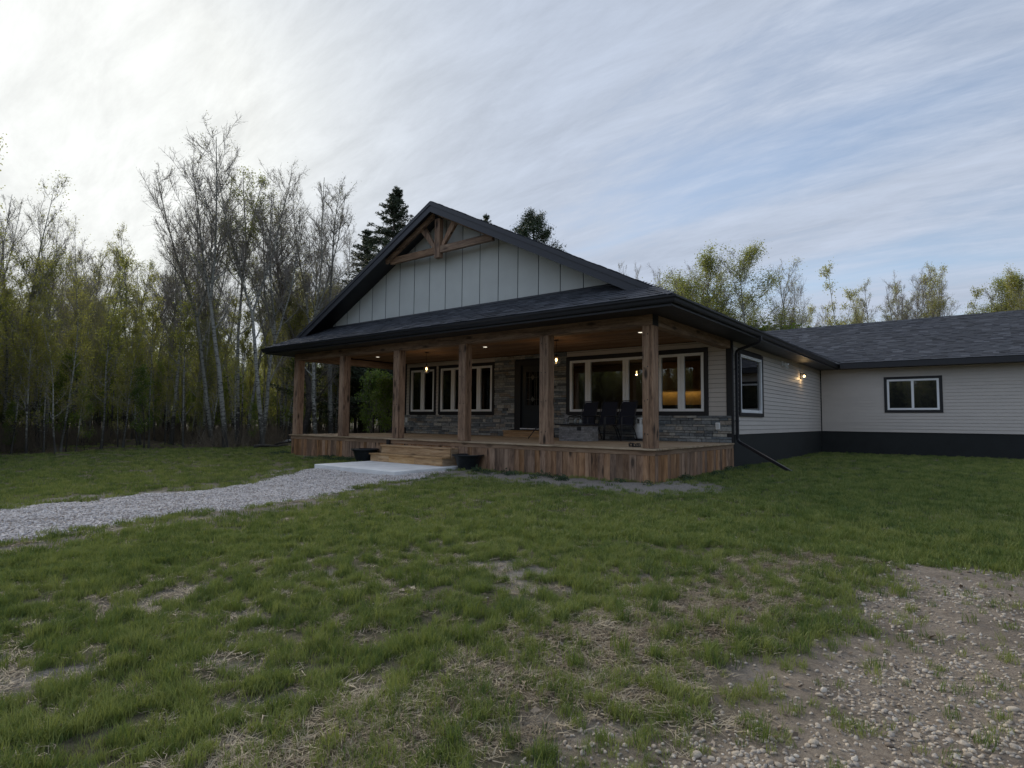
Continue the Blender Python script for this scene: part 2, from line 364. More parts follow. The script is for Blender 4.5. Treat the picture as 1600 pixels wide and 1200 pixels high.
def mk_ground():
    m, nt, b, out = newmat('ground_cover'); v = coords(nt, rand=False, world=True)
    a = N(nt, 'ShaderNodeAttribute', attribute_name='ga'); sp = N(nt, 'ShaderNodeSeparateColor'); L(nt, a.outputs['Color'], sp.inputs[0])
    w = N(nt, 'ShaderNodeAttribute', attribute_name='wood_floor')
    nf = noise(nt, v, 28, 6, 0.7); nc = noise(nt, v, 2.2, 4, 0.6); nff = noise(nt, v, 120, 4, 0.8)
    mixn = mathn(nt, 'ADD', mathn(nt, 'MULTIPLY', nf, 0.55), mathn(nt, 'MULTIPLY', nff, 0.5))
    lawn = mixc(nt, ramp(nt, mixn, [(0.38, 0.0), (0.66, 1.0)]), (.060, .056, .034), (.20, .185, .12))
    lawn = mixc(nt, ramp(nt, nc, [(0.45, 0.0), (0.65, 0.6)]), lawn, (.15, .13, .085))
    dirt = mixc(nt, ramp(nt, mixn, [(0.36, 0.0), (0.68, 1.0)]), (.17, .15, .13), (.42, .39, .35))
    straw = mixc(nt, ramp(nt, mixn, [(0.36, 0.0), (0.7, 1.0)]), (.10, .08, .06), (.33, .27, .20))
    drv = mixc(nt, ramp(nt, mixn, [(0.36, 0.0), (0.7, 1.0)]), (.18, .145, .115), (.46, .39, .315))
    drv = mixc(nt, ramp(nt, nc, [(0.5, 0.0), (0.7, 0.8)]), drv, (.15, .125, .10))
    pth = mixc(nt, ramp(nt, mixn, [(0.36, 0.0), (0.66, 1.0)]), (.20, .175, .16), (.46, .42, .39))
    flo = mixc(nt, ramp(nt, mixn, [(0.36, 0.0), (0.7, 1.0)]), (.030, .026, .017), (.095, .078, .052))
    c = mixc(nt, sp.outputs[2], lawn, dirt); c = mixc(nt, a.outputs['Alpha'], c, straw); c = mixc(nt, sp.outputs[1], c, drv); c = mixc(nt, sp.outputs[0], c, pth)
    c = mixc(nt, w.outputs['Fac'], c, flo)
    L(nt, c, b.inputs['Base Color']); b.inputs['Roughness'].default_value = 0.95; b.inputs['Specular IOR Level'].default_value = 0.2
    bump(nt, b, mixn, 1.0, 0.03); return m
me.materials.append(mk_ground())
go = bpy.data.objects.new('ground', me); COL.objects.link(go); tag(go, kind='structure')
# concrete landing pad in front of the steps
pad = MB().box(-7.95, -4.92, -2.3, -0.08, -0.78, -0.60).build('concrete_pavement', MT['conc'], bevel=0.012); tag(pad, kind='structure')

# ------------------------------------------------------------------ house
K = 0.5; XE0, XE1, XC, YF = -13.52, 0.70, -6.41, -0.675; ZE = 2.85; YB = 23.9
XL, XR, YW = -12.62, 0.0, 4.65
ZS = 2.655; ZTOP = 2.66
def zroof(x): return ZE+K*(XE1-x) if x > XC else ZE+K*(x-XE0)
ZAP = zroof(XC)
house = empty('house', (XC, YW, -0.66), 'grey sided single storey house with a black gable roof and stone trimmed porch front', 'house')
# openings of the front wall: x0,x1,z0,z1
OW = {'w1': (-12.32, -10.87, .73, 2.53), 'w2': (-10.72, -8.0, .73, 2.53), 'w3': (-5.06, -2.182, .70, 2.50), 'w4': (-2.178, -.60, .70, 2.50), 'door': (-7.11, -5.66, 0.0, 2.50)}
def cut_wall(x0, x1, z0, z1, holes):
    """rectangles left of a wall after cutting holes (x0,x1,z0,z1)"""
    zs = sorted({z0, z1, *[h[2] for h in holes], *[h[3] for h in holes]}); zs = [z for z in zs if z0 <= z <= z1]
    out = []
    for a, b in zip(zs[:-1], zs[1:]):
        for s, e in spans(x0, x1, [(h[0], h[1]) for h in holes if h[2] < b-1e-6 and h[3] > a+1e-6]): out.append((s, e, a, b))
    return out
# front wall: backing
wb = MB()
for s, e, a, b in cut_wall(XL, XR, -0.66, 2.75, list(OW.values())): wb.box(s, e, YW+.02, YW+.16, a, b)
fwall = wb.build('wall', MT['mortar'], house)
# stones
def stone_mesh(w, h, d, r):
    # an uneven split face: 12 triangles and a little more
    j = lambda s: r.uniform(-s, s)
    m = MB(); e = 0.004
    vs = [(0, 0, 0), (w, 0, 0), (w, 0, h), (0, 0, h)]
    fr = [(e, -d+j(.006), e), (w/2+j(w*.15), -d-.006+j(.008), e+j(.003)), (w-e, -d+j(.006), e), (w-e, -d+j(.006), h-e), (w/2+j(w*.15), -d+j(.008), h-e+j(.003)), (e, -d+j(.006), h-e)]
    m.add([(0, 0, 0), (w, 0, 0), (w, 0, h), (0, 0, h)]+fr, [(4, 5, 8, 9), (5, 6, 7, 8), (0, 1, 6, 5, 4), (1, 2, 7, 6), (2, 3, 9, 8, 7), (3, 0, 4, 9)])
    return m
SR = random.Random(4)
protos = []
for w in (.13, .17, .22, .27, .33, .40, .48, .58):
    for h in (.05, .065, .085, .11):
        for k in range(2): protos.append((w, h, stone_mesh(w, h, SR.uniform(.028, .06), SR)))
stones = []
def stone_rows(x0, x1, z0, z1, holes):
    z = z0
    while z < z1-0.02:
        h = SR.choice((.05, .065, .065, .085, .085, .11))
        if z+h > z1-0.03: h = z1-z
        for s, e in spans(x0, x1, [(a, b) for a, b, c, d in holes if c < z+h-.005 and d > z+.005]):
            x = s
            while x < e-0.005:
                w = SR.choice((.13, .17, .22, .27, .33, .40, .48, .58))
                if e-x-w < .09: w = e-x
                stones.append((x, z, w, h)); x += w
        z += h
holes = list(OW.values())
stone_rows(-12.62, 0.0, 0.0, 0.70, [OW['door'], (-7.28, -5.5, 0, .2)])
stone_rows(-8.0, -5.06, 0.70, 2.68, holes)
stones.sort(key=lambda s: -(s[2]*s[3]**.5)/((s[0]-CAM[0])**2+(YW-CAM[1])**2))
pm = {}
rest = MB()
for i, (x, z, w, h) in enumerate(stones):
    if i < 296:
        p = min(protos, key=lambda q: abs(q[0]-w)+abs(q[1]-h)*4+SR.uniform(0, .02))
        k = id(p)
        if k not in pm: pm[k] = p[2].mesh('stone', MT['stone'])
        inst('stone', pm[k], (x+.003, YW+.02, z+.003), fwall, scale=((w-.006)/p[0], 1, (h-.006)/p[1]))
    else:
        q = stone_mesh(w-.006, h-.006, SR.uniform(.028, .06), SR); rest.add([(a+x+.003, b+YW+.02, c+z+.003) for a, b, c in q.v], q.f, SR.random())
tag(rest.build('stonework', MT['stone'], fwall), kind='stuff')
# lap siding: each course is one board with a slanted face and a butt edge
def lap(ax, a, b, face, z, h, name, parent, sgn):
    """board from a to b along axis ax on the plane face; sgn is the outward direction"""
    p = [(0, z), (.020, z), (.005, z+h), (0, z+h)]
    if ax == 'x': pts = [(a+.002, face+sgn*o, zz) for o, zz in p]; ext = (b-a-.004, 0, 0)
    else: pts = [(face+sgn*o, a+.002, zz) for o, zz in p]; ext = (0, b-a-.004, 0)
    o = MB().prism(pts, ext); mid = (a+b)/2
    return o.build(name, MT['vinyl'], parent, loc=((mid, face, z) if ax == 'x' else (face, mid, z)))
PITCH = 0.1215
z = 0.70
sh = [OW['w1'], OW['w2'], OW['w3'], OW['w4'], (-8.0, -5.06, 0, 3)]
while z < 2.67:
    h = min(PITCH, 2.69-z)
    for s, e in spans(-12.52, -0.125, [(a, b) for a, b, c, d in sh if c < z+h-.03 and d > z+.03]):
        lap('x', s, e, YW+.018, z, h-.007, 'siding_board', fwall, -1)
    z += PITCH
MB().box(-12.62, -12.52, YW-.012, YW+.02, .70, 2.69).build('corner_trim', MT['black'], fwall)
MB().box(-.125, .03, YW-.014, YW+.02, 0.0, 2.655).build('corner_trim', MT['trim'], fwall)
# right side wall
OS = (5.20, 7.42, .69, 2.48)
YWING = 15.6
sw = MB()
for s, e, a, b in cut_wall(YW+.17, YWING, .20, 2.75, [OS]): sw.box(-.16, -.002, s, e, a, b)
side = sw.build('wall', MT['mortar'], house)
z = .214
while z < 2.66:
    h = min(PITCH, 2.70-z)
    for s, e in spans(YW+.10, YWING, [(OS[0], OS[1])] if (OS[2] < z+h-.03 and OS[3] > z+.03) else []):
        lap('y', s, e, -.002, z, h-.007, 'siding_board', side, 1)
    z += PITCH
MB().box(.0, .030, YW+.022, YW+.10, .20, 2.655).build('corner_trim', MT['trim'], side)
# foundation
fo = MB().box(-.14, -.004, YW+.162, YWING, -.95, .2); fo.box(-.14, .022, YW+.022, YW+.16, -.95, -.001)
fo.build('foundation', MT['found'], house)
# left and back walls
lw = MB().box(XL, XL+.15, YW+.17, YB-.5, -.66, 2.75); lw.box(XL+.16, -.18, YB-.65, YB-.5, -.66, 2.75); lw.build('wall', MT['vinyl'], house)
# windows ---------------------------------------------------------------
def window(x0, x1, z0, z1, panes, wf, name='window'):
    """outer trim rectangle, white frame rectangle wf, panes [(x0,x1)] on the front wall"""
    yf = YW-.030; m = MB(); a, b, c, d = wf
    m.box(x0, a, yf, YW+.10, z0, z1); m.box(b, x1, yf, YW+.10, z0, z1); m.box(a, b, yf, YW+.10, z0, c); m.box(a, b, yf, YW+.10, d, z1)
    w = m.build(name, MT['trim'], house)
    edges = [a]+[v for p in panes for v in p]+[b]
    fr = MB(); zb, zt = c+.075, d-.075; y0, y1 = YW-.018, YW+.06
    fr.box(a+.002, b-.002, y0, y1, c+.002, zb); fr.box(a+.002, b-.002, y0, y1, zt, d-.002)
    for i in range(0, len(edges), 2):
        e0, e1 = edges[i]+(.002 if i == 0 else 0), edges[i+1]-(.002 if i == len(edges)-2 else 0)
        if i and i < len(edges)-2:
            g = (e0+e1)/2; fr.box(e0, g-.004, y0-.004, y1, zb, zt); fr.box(g+.004, e1, y0-.004, y1, zb, zt); fr.box(g-.004, g+.004, y0+.01, y1, zb, zt)
        else: fr.box(e0, e1, y0-.004, y1, zb, zt)
    fr.build('frame', MT['white'], w, bevel=.004)
    for p, q in panes: MB().box(p-.004, q+.004, YW+.022, YW+.028, zb-.004, zt+.004).build('pane', MT['glass'], w)
    return w
W1 = window(-12.32, -10.87, .73, 2.53, [(-12.16, -11.69), (-11.51, -11.04)], (-12.245, -10.96, .825, 2.42))
W2 = window(-10.72, -8.0, .73, 2.53, [(-10.53, -10.08), (-9.90, -8.82), (-8.64, -8.19)], (-10.62, -8.10, .825, 2.42))
W3 = window(-5.06, -2.182, .70, 2.50, [(-4.85, -4.38), (-4.19, -3.11), (-2.92, -2.45)], (-4.94, -2.36, .81, 2.39))
W4 = window(-2.178, -.60, .70, 2.50, [(-1.91, -1.44), (-1.25, -.79)], (-1.99, -.71, .81, 2.39))
def side_window():
    m = MB(); y0, y1, z0, z1 = OS; a, b, c, d = 5.32, 7.31, .79, 2.37; x1 = .045; x0 = -.1
    m.box(x0, x1, y0, a, z0, z1); m.box(x0, x1, b, y1, z0, z1); m.box(x0, x1, a, b, z0, c); m.box(x0, x1, a, b, d, z1)
    w = m.build('window', MT['trim'], house); f = MB(); t = .085
    f.box(-.06, .034, a+.002, a+t, c+.002, d-.002); f.box(-.06, .034, b-t, b-.002, c+.002, d-.002); f.box(-.06, .034, a+t, b-t, c+.002, c+t); f.box(-.06, .034, a+t, b-t, d-t, d-.002)
    f.build('frame', MT['white'], w, bevel=.004)
    MB().box(-.026, -.020, a+t-.004, b-t+.004, c+t-.004, d-t+.004).build('pane', MT['glass'], w)
side_window()
# door --------------------------------------------------------------------
MT['doorpaint'] = plain('door_paint', (.006, .010, .013), 0.4, 0.2, 4)
dm = MB(); yf = YW-.03
dm.box(-7.11, -6.86, yf, YW+.12, .20, 2.50); dm.box(-5.95, -5.66, yf, YW+.12, .20, 2.50); dm.box(-6.86, -5.95, yf, YW+.12, 2.34, 2.50)
door = dm.build('door', MT['trim'], house)
d2 = MB(); ys, ye = YW+.03, YW+.075
d2.box(-6.855, -6.66, ys, ye, .275, 2.335); d2.box(-6.14, -5.955, ys, ye, .275, 2.335); d2.box(-6.66, -6.14, ys, ye, .275, 1.03); d2.box(-6.66, -6.14, ys, ye, 2.12, 2.335)
d2.box(-6.64, -6.16, ys-.014, ys-.001, .42, .86); d2.box(-6.69, -6.11, ys-.018, ys-.001, .99, 1.03); d2.box(-6.69, -6.66, ys-.018, ys-.001, 1.03, 2.15); d2.box(-6.14, -6.11, ys-.018, ys-.001, 1.03, 2.15); d2.box(-6.69, -6.11, ys-.018, ys-.001, 2.15, 2.19)
d2.build('door_slab', MT['doorpaint'], door)
MB().box(-6.66, -6.14, YW+.05, YW+.056, 1.03, 2.12).build('pane', MT['glass'], door)
ld = MB()
for x in (-6.55, -6.48, -6.32, -6.25): ld.box(x-.006, x+.006, YW+.040, YW+.049, 1.03, 2.12)
for z in (1.22, 1.94): ld.box(-6.66, -6.14, YW+.036, YW+.0395, z-.006, z+.006)
for z in (1.22, 1.94):
    ld.prism([(-6.40+.07*math.cos(t), YW+.030, z+.10*math.sin(t)) for t in (0, math.pi/2, math.pi, 3*math.pi/2)], (0, .005, 0))
ld.build('leading', plain('lead_came', (.10, .10, .09), .4, .1, 8, metal=.6), door)
MB().box(-6.86, -5.95, YW-.045, YW+.03, .245, .272).build('threshold', MT['white'], door)
MB().lathe([(0, 0), (.028, 0), (.028, .03), (0, .03)], k=10).build('handle', plain('handle_metal', (.25, .22, .18), .3, .1, 8, metal=.9), door, loc=(0, 0, 0)).matrix_local = Matrix.Translation(Vector((-6.02, YW+.028, 1.15))-wloc(door)) @ Matrix.Rotation(math.pi/2, 4, 'X')
# door step
ds = empty('door_step', (-6.4, 4.4, 0), 'low two board wooden step in front of the dark entry door', 'step')
MB().box(-7.24, -5.54, 4.16, 4.618, .165, .20).build('tread', MT['step'], ds, bevel=.006)
MB().box(-7.22, -5.56, 4.19, 4.60, .002, .163).build('riser', MT['step'], ds)
# roof ----------------------------------------------------------------------
roof = MB()
A = (XE1, YF, ZE); Bp = (XE1-.675, 0, ZE+.3375); R0 = (XC, 0, ZAP); R1 = (XC, YB, ZAP); E1 = (XE1, YB, ZE)
dn = (0, 0, -.035)
roof.prism([A, E1, R1, R0, Bp], dn)
A2 = (XE0, YF, ZE); B2 = (XE0+.675, 0, ZE+.3375); E2 = (XE0, YB, ZE)
roof.prism([A2, B2, R0, R1, E2], dn)
GY = .65; GZ = ZE+K*(GY-YF)
roof.prism([(XE0, YF, ZE-.003), (XE1, YF, ZE-.003), (XE1-(GY-YF), GY, GZ-.003), (XE0+(GY-YF), GY, GZ-.003)], dn)
roof = roof.build('roof', MT['black'], house)
def shingle_slope(origin, ux, us, length, slope_len, inset0, inset1, n_single, expo=.143, tab=.31):
    """courses of tabs laid on a slope: ux runs along the eave, us up the slope; the ends step in by inset0/inset1 per metre"""
    o = Vector(origin); ux = Vector(ux).normalized(); us = Vector(us).normalized(); nn = ux.cross(us)
    if nn.z < 0: nn = -nn
    tabs = []; r = random.Random(11); k = 0; s = 0
    while s < slope_len-.02:
        e = min(expo+.02, slope_len-s); a0 = inset0*s; a1 = length-inset1*s; a = a0-r.random()*tab
        while a < a1:
            w = r.uniform(.16, .38); p, q = max(a, a0), min(a+w, a1)
            if q-p > .03: tabs.append((p, q, s, e, r.choice((.006, .009, .016)), r.random()))
            a += w
        s += expo; k += 1
    def pts(p, q, s, e, t, base):
        c = lambda a, b, h: tuple((o if base else Vector((0, 0, 0)))+ux*(a)+us*b+nn*h)
        return [c(p, s, .001), c(q, s, .001), c(q, s+e, .001), c(p, s+e, .001), c(p, s, .004+t), c(q, s, .004+t), c(q, s+e, .003), c(p, s+e, .003)]
    FS = [(4, 5, 6, 7), (0, 1, 5, 4), (1, 2, 6, 5), (3, 0, 4, 7), (3, 2, 1, 0), (2, 3, 7, 6)]
    def dist(t): c = o+ux*((t[0]+t[1])/2)+us*t[2]; return (c-Vector(tuple(CAM))).length
    order = sorted(tabs, key=lambda t: dist(t)) if n_single else tabs
    for t in order[:n_single]:
        m = MB().add(pts(0, t[1]-t[0], 0, t[3], t[4], False), FS, t[5])
        c = o+ux*t[0]+us*t[2]; inst('shingle', m.mesh('shingle', MT['shingle']), c, roof)
    m = MB()
    for t in order[n_single:]: m.add(pts(*t[:5], True), FS, t[5])
    if m.v: tag(m.build('shingles', MT['shingle'], roof), kind='stuff')
q5 = math.sqrt(1+K*K); hp = 1/q5    # inset per metre of slope for a 45 degree hip
shingle_slope((XE0, YF-.02, ZE-.005), (1, 0, 0), (0, 1, K), XE1-XE0, (GY-YF+.015)*q5, hp, hp, 290)
# main slopes behind the rake and their hip corners
shingle_slope((XE1+.02, 0.0, ZE-.005), (0, 1, 0), (-1, 0, K), YB, (XE1-XC+.02)*q5, 0, 0, 0)
shingle_slope((XE0-.02, 0.0, ZE-.005), (0, 1, 0), (1, 0, K), YB, (XE1-XC+.02)*q5, 0, 0, 0)
# cap shingles over the two hips
for sx, xe in ((-1, XE1), (1, XE0)):
    cp = MB()
    for i in range(7):
        t0, t1 = i*.135, i*.135+.155; a = Vector((xe+sx*t0, YF+t0, ZE+K*t0+.012)); b = Vector((xe+sx*t1, YF+t1, ZE+K*t1+.006)); w = Vector((.07, .07*sx*-1*-1, 0)) if sx < 0 else Vector((-.07, .07, 0))
        w = Vector((.075, .075, -.03)) if sx < 0 else Vector((-.075, .075, -.03)); v = Vector((-w.x, -w.y, w.z))
        for d in (w, v): cp.prism([a, b, b+d, a+d], (0, 0, .006), rnd.random())
    tag(cp.build('hip_cap', MT['shingle'], roof))
# rake fascia, two tiers, and the sloping soffit under the overhang
for sx in (1, -1):
    X = lambda d: XC+sx*d
    dE = XE1-XC-.675+.02      # where the rake meets the hip
    f = MB(); f.prism([(X(0), -.03, ZAP-.01), (X(dE), -.03, ZAP-K*dE-.01), (X(dE), -.03, ZAP-K*dE-.115), (X(0), -.03, ZAP-.115)], (0, .05, 0))
    f.build('rake_board', MT['fascia'], roof)
    f = MB(); dl_ = dE-.20
    f.prism([(X(0), -.012, ZAP-.118), (X(dE), -.012, ZAP-K*dE-.118), (X(dE-.02), -.012, ZAP-K*dE-.10), (X(dl_), -.012, ZAP-K*dl_-.29), (X(0), -.012, ZAP-.29)], (0, .03, 0))
    f.build('rake_board', MT['fascia'], roof)
    s = MB(); s.prism([(X(0), .02, ZAP-.19), (X(dE), .02, ZAP-K*dE-.19), (X(dE+.3), GY, ZAP-K*(dE+.3)-.19), (X(0), GY, ZAP-.19)], (0, 0, .02)); s.build('soffit', MT['trim'], roof)
# gable wall with vertical panels
gw = MB(); zb = GZ-.12
dB = (ZAP-.17-zb)/K
gw.prism([(XC-dB, GY+.03, zb), (XC+dB, GY+.03, zb), (XC, GY+.03, ZAP-.17)], (0, .12, 0))
gable = gw.build('gable_wall', MT['gback'], house)
x = XC-0.02-.635*9; x0 = x
for i in range(19):
    a, b = x0+.635*(i-.04)+.012, x0+.635*(i+.96)-.012
    top = lambda xx: ZAP-.185-K*abs(xx-XC)
    pts = [(a, zb), (b, zb)]
    if top(b) > zb: pts.append((b, top(b)))
    if a < XC < b: pts.append((XC, top(XC)))
    if top(a) > zb: pts.append((a, top(a)))
    if top(a) <= zb and top(b) <= zb: continue
    if top(a) <= zb: pts[0] = (XC-(ZAP-.185-zb)/K, zb)
    if top(b) <= zb: pts[1] = (XC+(ZAP-.185-zb)/K, zb)
    c = ((a+b)/2, GY, 4.2)
    MB().prism([(p[0], GY+.012, p[1]) for p in pts], (0, .018, 0)).build('panel', MT['gable'], gable, loc=c)
    MB().box(b+.006, b+.018, GY+.006, GY+.03, zb+.02, max(zb+.06, top(b+.02)-.01)).build('batten', MT['gback'], gable) if top(b+.02) > zb+.1 else None
MB().prism([(XE0+1.4, GY-.05, GZ-.01), (XE1-1.4, GY-.05, GZ-.01), (XE1-1.4, GY+.010, GZ+.045), (XE0+1.4, GY+.010, GZ+.045)], (0, -.0, .012)).build('flashing', MT['fascia'], gable)
# eaves: fascia, gutters and flat soffits
ea = MB(); fz0 = 2.64
ea.box(XE0+.02, XE1-.02, YF+.02, YF+.045, fz0, ZE-.04)
ea.build('fascia', MT['black'], roof)
MB().box(XE1-.045, XE1-.02, YF+.047, YB, fz0, ZE-.04).build('fascia', MT['black'], roof)
MB().box(XE0+.02, XE0+.045, YF+.047, YB, fz0, ZE-.04).build('fascia', MT['black'], roof)
GP = [(0, -.125), (.06, -.125), (.075, -.10), (.085, -.055), (.115, -.03), (.118, 0), (.104, 0), (.104, -.02), (.078, -.045), (.066, -.115), (.004, -.115), (.004, 0)]
def gutter(p0, p1, out, zt):
    """K style gutter from p0 to p1; out is the horizontal outward direction; mitred ends"""
    m = MB(); o = Vector(out); d = (Vector(p1)-Vector(p0)).normalized(); n = len(GP); vs = []
    for p, sg in ((Vector(p0), -1), (Vector(p1), 1)):
        for a, z in GP: vs.append(p+o*a+d*(a*sg*ends[sg])+Vector((0, 0, zt+z)))
    fs = [(i, (i+1) % n, n+(i+1) % n, n+i) for i in range(n)]+[tuple(range(n))[::-1], tuple(range(n, 2*n))]
    m.add(vs, fs); return m.build('gutter', MT['black'], roof)
ends = {-1: 1, 1: 1}; gutter((XE0+.02, YF+.02, 0), (XE1-.02, YF+.02, 0), (0, -1, 0), ZE-.035)
ends = {-1: 1, 1: 0}; gutter((XE1-.02, YF+.021, 0), (XE1-.02, YB, 0), (1, 0, 0), ZE-.035); gutter((XE0+.02, YF+.021, 0), (XE0+.02, YB, 0), (-1, 0, 0), ZE-.035)
sf = MB(); zs0 = 2.65
sf.box(XE0+.046, XE1-.046, YF+.046, -.004, zs0, zs0+.012)
sf.build('soffit', MT['trim'], roof)
MB().box(.004, XE1-.046, -.002, YB, zs0+.001, zs0+.013).build('soffit', MT['trim'], roof)
MB().box(XE0+.046, -12.828, -.002, YB, zs0+.001, zs0+.013).build('soffit', MT['trim'], roof)
# porch ceiling boards
cy = .25; i = 0
while cy < YW-.02:
    e = min(cy+.138, YW-.004)
    MB().box(-12.57, -.25, cy, e, 2.70-(i % 2)*.0015, 2.716).build('ceiling_board', MT['ceil'], roof, loc=(-6.4, cy, 2.70)); cy += .141; i += 1
MB().box(-12.59, -.23, .20, YW+.03, 2.720, 2.74).build('ceiling_backing', MT['trim'], roof)
# beams
BT = 2.664
bm = MB().box(-12.82, -.010, 0.0, .235, 2.44, BT).build('beam', MT['beamx'], house, bevel=.006)
MB().box(-.235, 0.0, .25, YW-.02, 2.44, BT-.001).build('beam', MT['beamy'], house, bevel=.006)
MB().box(-12.82, -12.585, .24, YW-.02, 2.44, BT-.001).build('beam', MT['beamy'], house, bevel=.006)
MB().box(-.008, .004, -.004, .24, 2.43, BT).build('corner_strap', MT['trim'], house)
# posts
for i in range(6):
    x1 = -(5-i)*2.5162; x0_ = x1-.237
    m = MB(); t = .237/3
    for k in range(3):
        a = x0_+k*t; m.box(a+(.0016 if k else 0), a+t-(.0016 if k < 2 else 0), 0, .237, .004, 2.438)
    m.box(x0_+.01, x1-.01, .01, .227, .006, 2.43)
    p = m.build('post', MT['post'], house, bevel=.004, loc=(x1-.118, .118, 0))
    if i >= 2:
        for zz in (.28, .95, 1.6, 2.25):
            for xx in ((.05, .118) if i == 5 else (.05, .17)):
                bo = MB().lathe([(0, .006), (.011, .006), (.013, 0), (0, 0)], k=8).build('bolt', MT['bolt'])
                bo.rotation_euler = (math.pi/2, 0, 0); bo.location = (x0_+xx+rnd.uniform(-.01, .01), -.0005, zz+rnd.uniform(-.02, .02)); put(bo, p)
# truss in the gable
tr = MB().box(XC-.095, XC+.095, .262, .41, 4.92, 6.0).build('truss', MT['post'], house, bevel=.005)
for sx in (1, -1):
    X = lambda d: XC+sx*d
    zt = lambda d: ZAP-.192-K*d
    MB().prism([(X(.097), .285, 5.05), (X(1.62 if True else 0), .285, 5.05), (X((ZAP-.20-5.05)/K-.35), .285, 5.05), (X((ZAP-.20-5.235)/K), .285, 5.235), (X(.097), .285, 5.235)], (0, .11, 0)).build('tie_beam', MT['beamx'], tr, bevel=.004)
    MB().prism([(X(.10), .19, zt(.10)), (X(2.05), .19, zt(2.05)), (X(2.05), .19, zt(2.05)-.135), (X(.10), .19, zt(.10)-.135)], (0, .09, 0)).build('top_chord', MT['beamx'], tr, bevel=.004)
    MB().prism([(X(.096), .30, 5.237), (X(.22), .30, 5.237), (X(.74), .30, zt(.74)-.01), (X(.56), .30, zt(.56)-.01)], (0, .09, 0)).build('strut', MT['post'], tr, bevel=.004)
# cross wing at the back right
wg = MB(); WX = 7.2
wg.box(0.0, WX, YWING, YWING+.15, .2, 2.75); wg.box(WX-.15, WX, YWING+.16, 23, .2, 2.75)
wing = wg.build('wall', MT['mortar'], house)
z = .214
WWN = (2.2, 4.0, .95, 2.3)
while z < 2.66:
    for s, e in spans(.05, WX-.1, [(WWN[0], WWN[1])] if (WWN[2] < z+.09 and WWN[3] > z+.03) else []): lap('x', s, e, YWING-.002, z, min(PITCH, 2.7-z), 'siding_board', wing, -1)
    z += PITCH
MB().box(WX-.1, WX+.03, YWING-.03, YWING-.003, .2, 2.65).build('corner_trim', MT['trim'], wing)
MB().box(0.0, WX-.02, YWING+.01, YWING+.12, -.95, .198).build('foundation', MT['found'], wing)
ww = MB().box(WWN[0], WWN[1], YWING-.04, YWING-.01, WWN[2], WWN[3]); ww = ww.build('window', MT['trim'], house)
f = MB(); a, b, c, d = WWN[0]+.1, WWN[1]-.1, WWN[2]+.1, WWN[3]-.1
f.box(a, b, YWING-.055, YWING-.042, c, c+.07); f.box(a, b, YWING-.055, YWING-.042, d-.07, d); f.box(a, a+.07, YWING-.055, YWING-.042, c+.07, d-.07); f.box(b-.07, b, YWING-.055, YWING-.042, c+.07, d-.07); f.box((a+b)/2-.04, (a+b)/2+.04, YWING-.055, YWING-.042, c+.07, d-.07)
f.build('frame', MT['white'], ww)
for p, q in ((a+.07, (a+b)/2-.04), ((a+b)/2+.04, b-.07)): MB().box(p, q, YWING-.048, YWING-.044, c+.07, d-.07).build('pane', MT['glass'], ww)
YR = 19.3; ZR = ZE+K*(YR-15.0)
wr = MB(); dn = (0, 0, -.035)
wr.prism([(XE1-.02, 15.0, ZE-.002), (WX+.6, 15.0, ZE-.002), (WX+.6, YR, ZR), (XE1-(ZR-ZE)/K, YR, ZR)], dn)
wr.prism([(XE1-.02, 23.6, ZE-.002), (WX+.6, 23.6, ZE-.002), (WX+.6, YR, ZR), (XE1-(ZR-ZE)/K, YR, ZR)], dn)
wr.build('wing_roof', MT['black'], roof)
shingle_slope((XE1+.14, 14.98, ZE), (1, 0, 0), (0, 1, K), WX+.6-XE1-.14, (YR-15.0)*q5, -hp, 0, 0)
MB().box(XE1+.13, WX+.62, 14.97, 15.0, 2.64, 2.81).build('fascia', MT['black'], roof)
MB().box(XE1+.02, WX+.60, 15.002, YWING-.02, 2.648, 2.66).build('soffit', MT['trim'], roof)
MB().prism([(WX+.6, 15.0, 2.66), (WX+.6, YR, ZR-.01), (WX+.6, 23.6, 2.66)], (.025, 0, 0)).build('gable_wall', MT['gable'], roof)
# interior of the front rooms ----------------------------------------------------
fl = MB().box(XL+.16, -.17, YW+.17, 9.4, .18, .21).build('room_floor', MT['roomfloor'], house)
rw = MB().box(XL+.16, -.17, 9.0, 9.1, .22, 2.62); rw.box(XL+.16, -.17, YW+.17, 9.0, 2.63, 2.65); rw.box(-7.6, -7.5, YW+.18, 8.99, .22, 2.62); pass
rw.box(-.172, -.165, OS[1], 8.99, .22, 2.6)
rw.build('room_wall', MT['room'], house)
kit = empty('kitchen_cabinets', (-3.0, 8.6, .21), 'warm lit wooden kitchen cabinets seen through the right front window', 'cabinets')
MB().box(-4.4, -2.2, 8.62, 8.98, 1.62, 2.60).build('upper_cabinet', MT['cab'], kit)
for i in range(5): MB().box(-4.38+i*.44, -4.38+i*.44+.42, 8.60, 8.618, 1.64, 2.58).build('cabinet_door', MT['cab'], kit, bevel=.006)
MB().box(-4.6, -1.9, 8.38, 8.98, .22, 1.06).build('lower_cabinet', MT['trim'], kit)
MB().box(-4.62, -1.88, 8.34, 8.98, 1.065, 1.10).build('counter', MT['trim'], kit)
MB().box(-4.4, -2.2, 8.975, 8.995, 1.11, 1.61).build('backsplash', plain('backsplash_tile', (.60, .40, .16), .4, .2, 6), kit)
fct = MB().tube([(-3.0, 8.8, 1.1), (-3.0, 8.8, 1.42), (-3.0, 8.74, 1.48), (-3.0, 8.64, 1.46), (-3.0, 8.62, 1.36)], .014, 8).build('faucet', MT['trim'], kit, smooth=True)
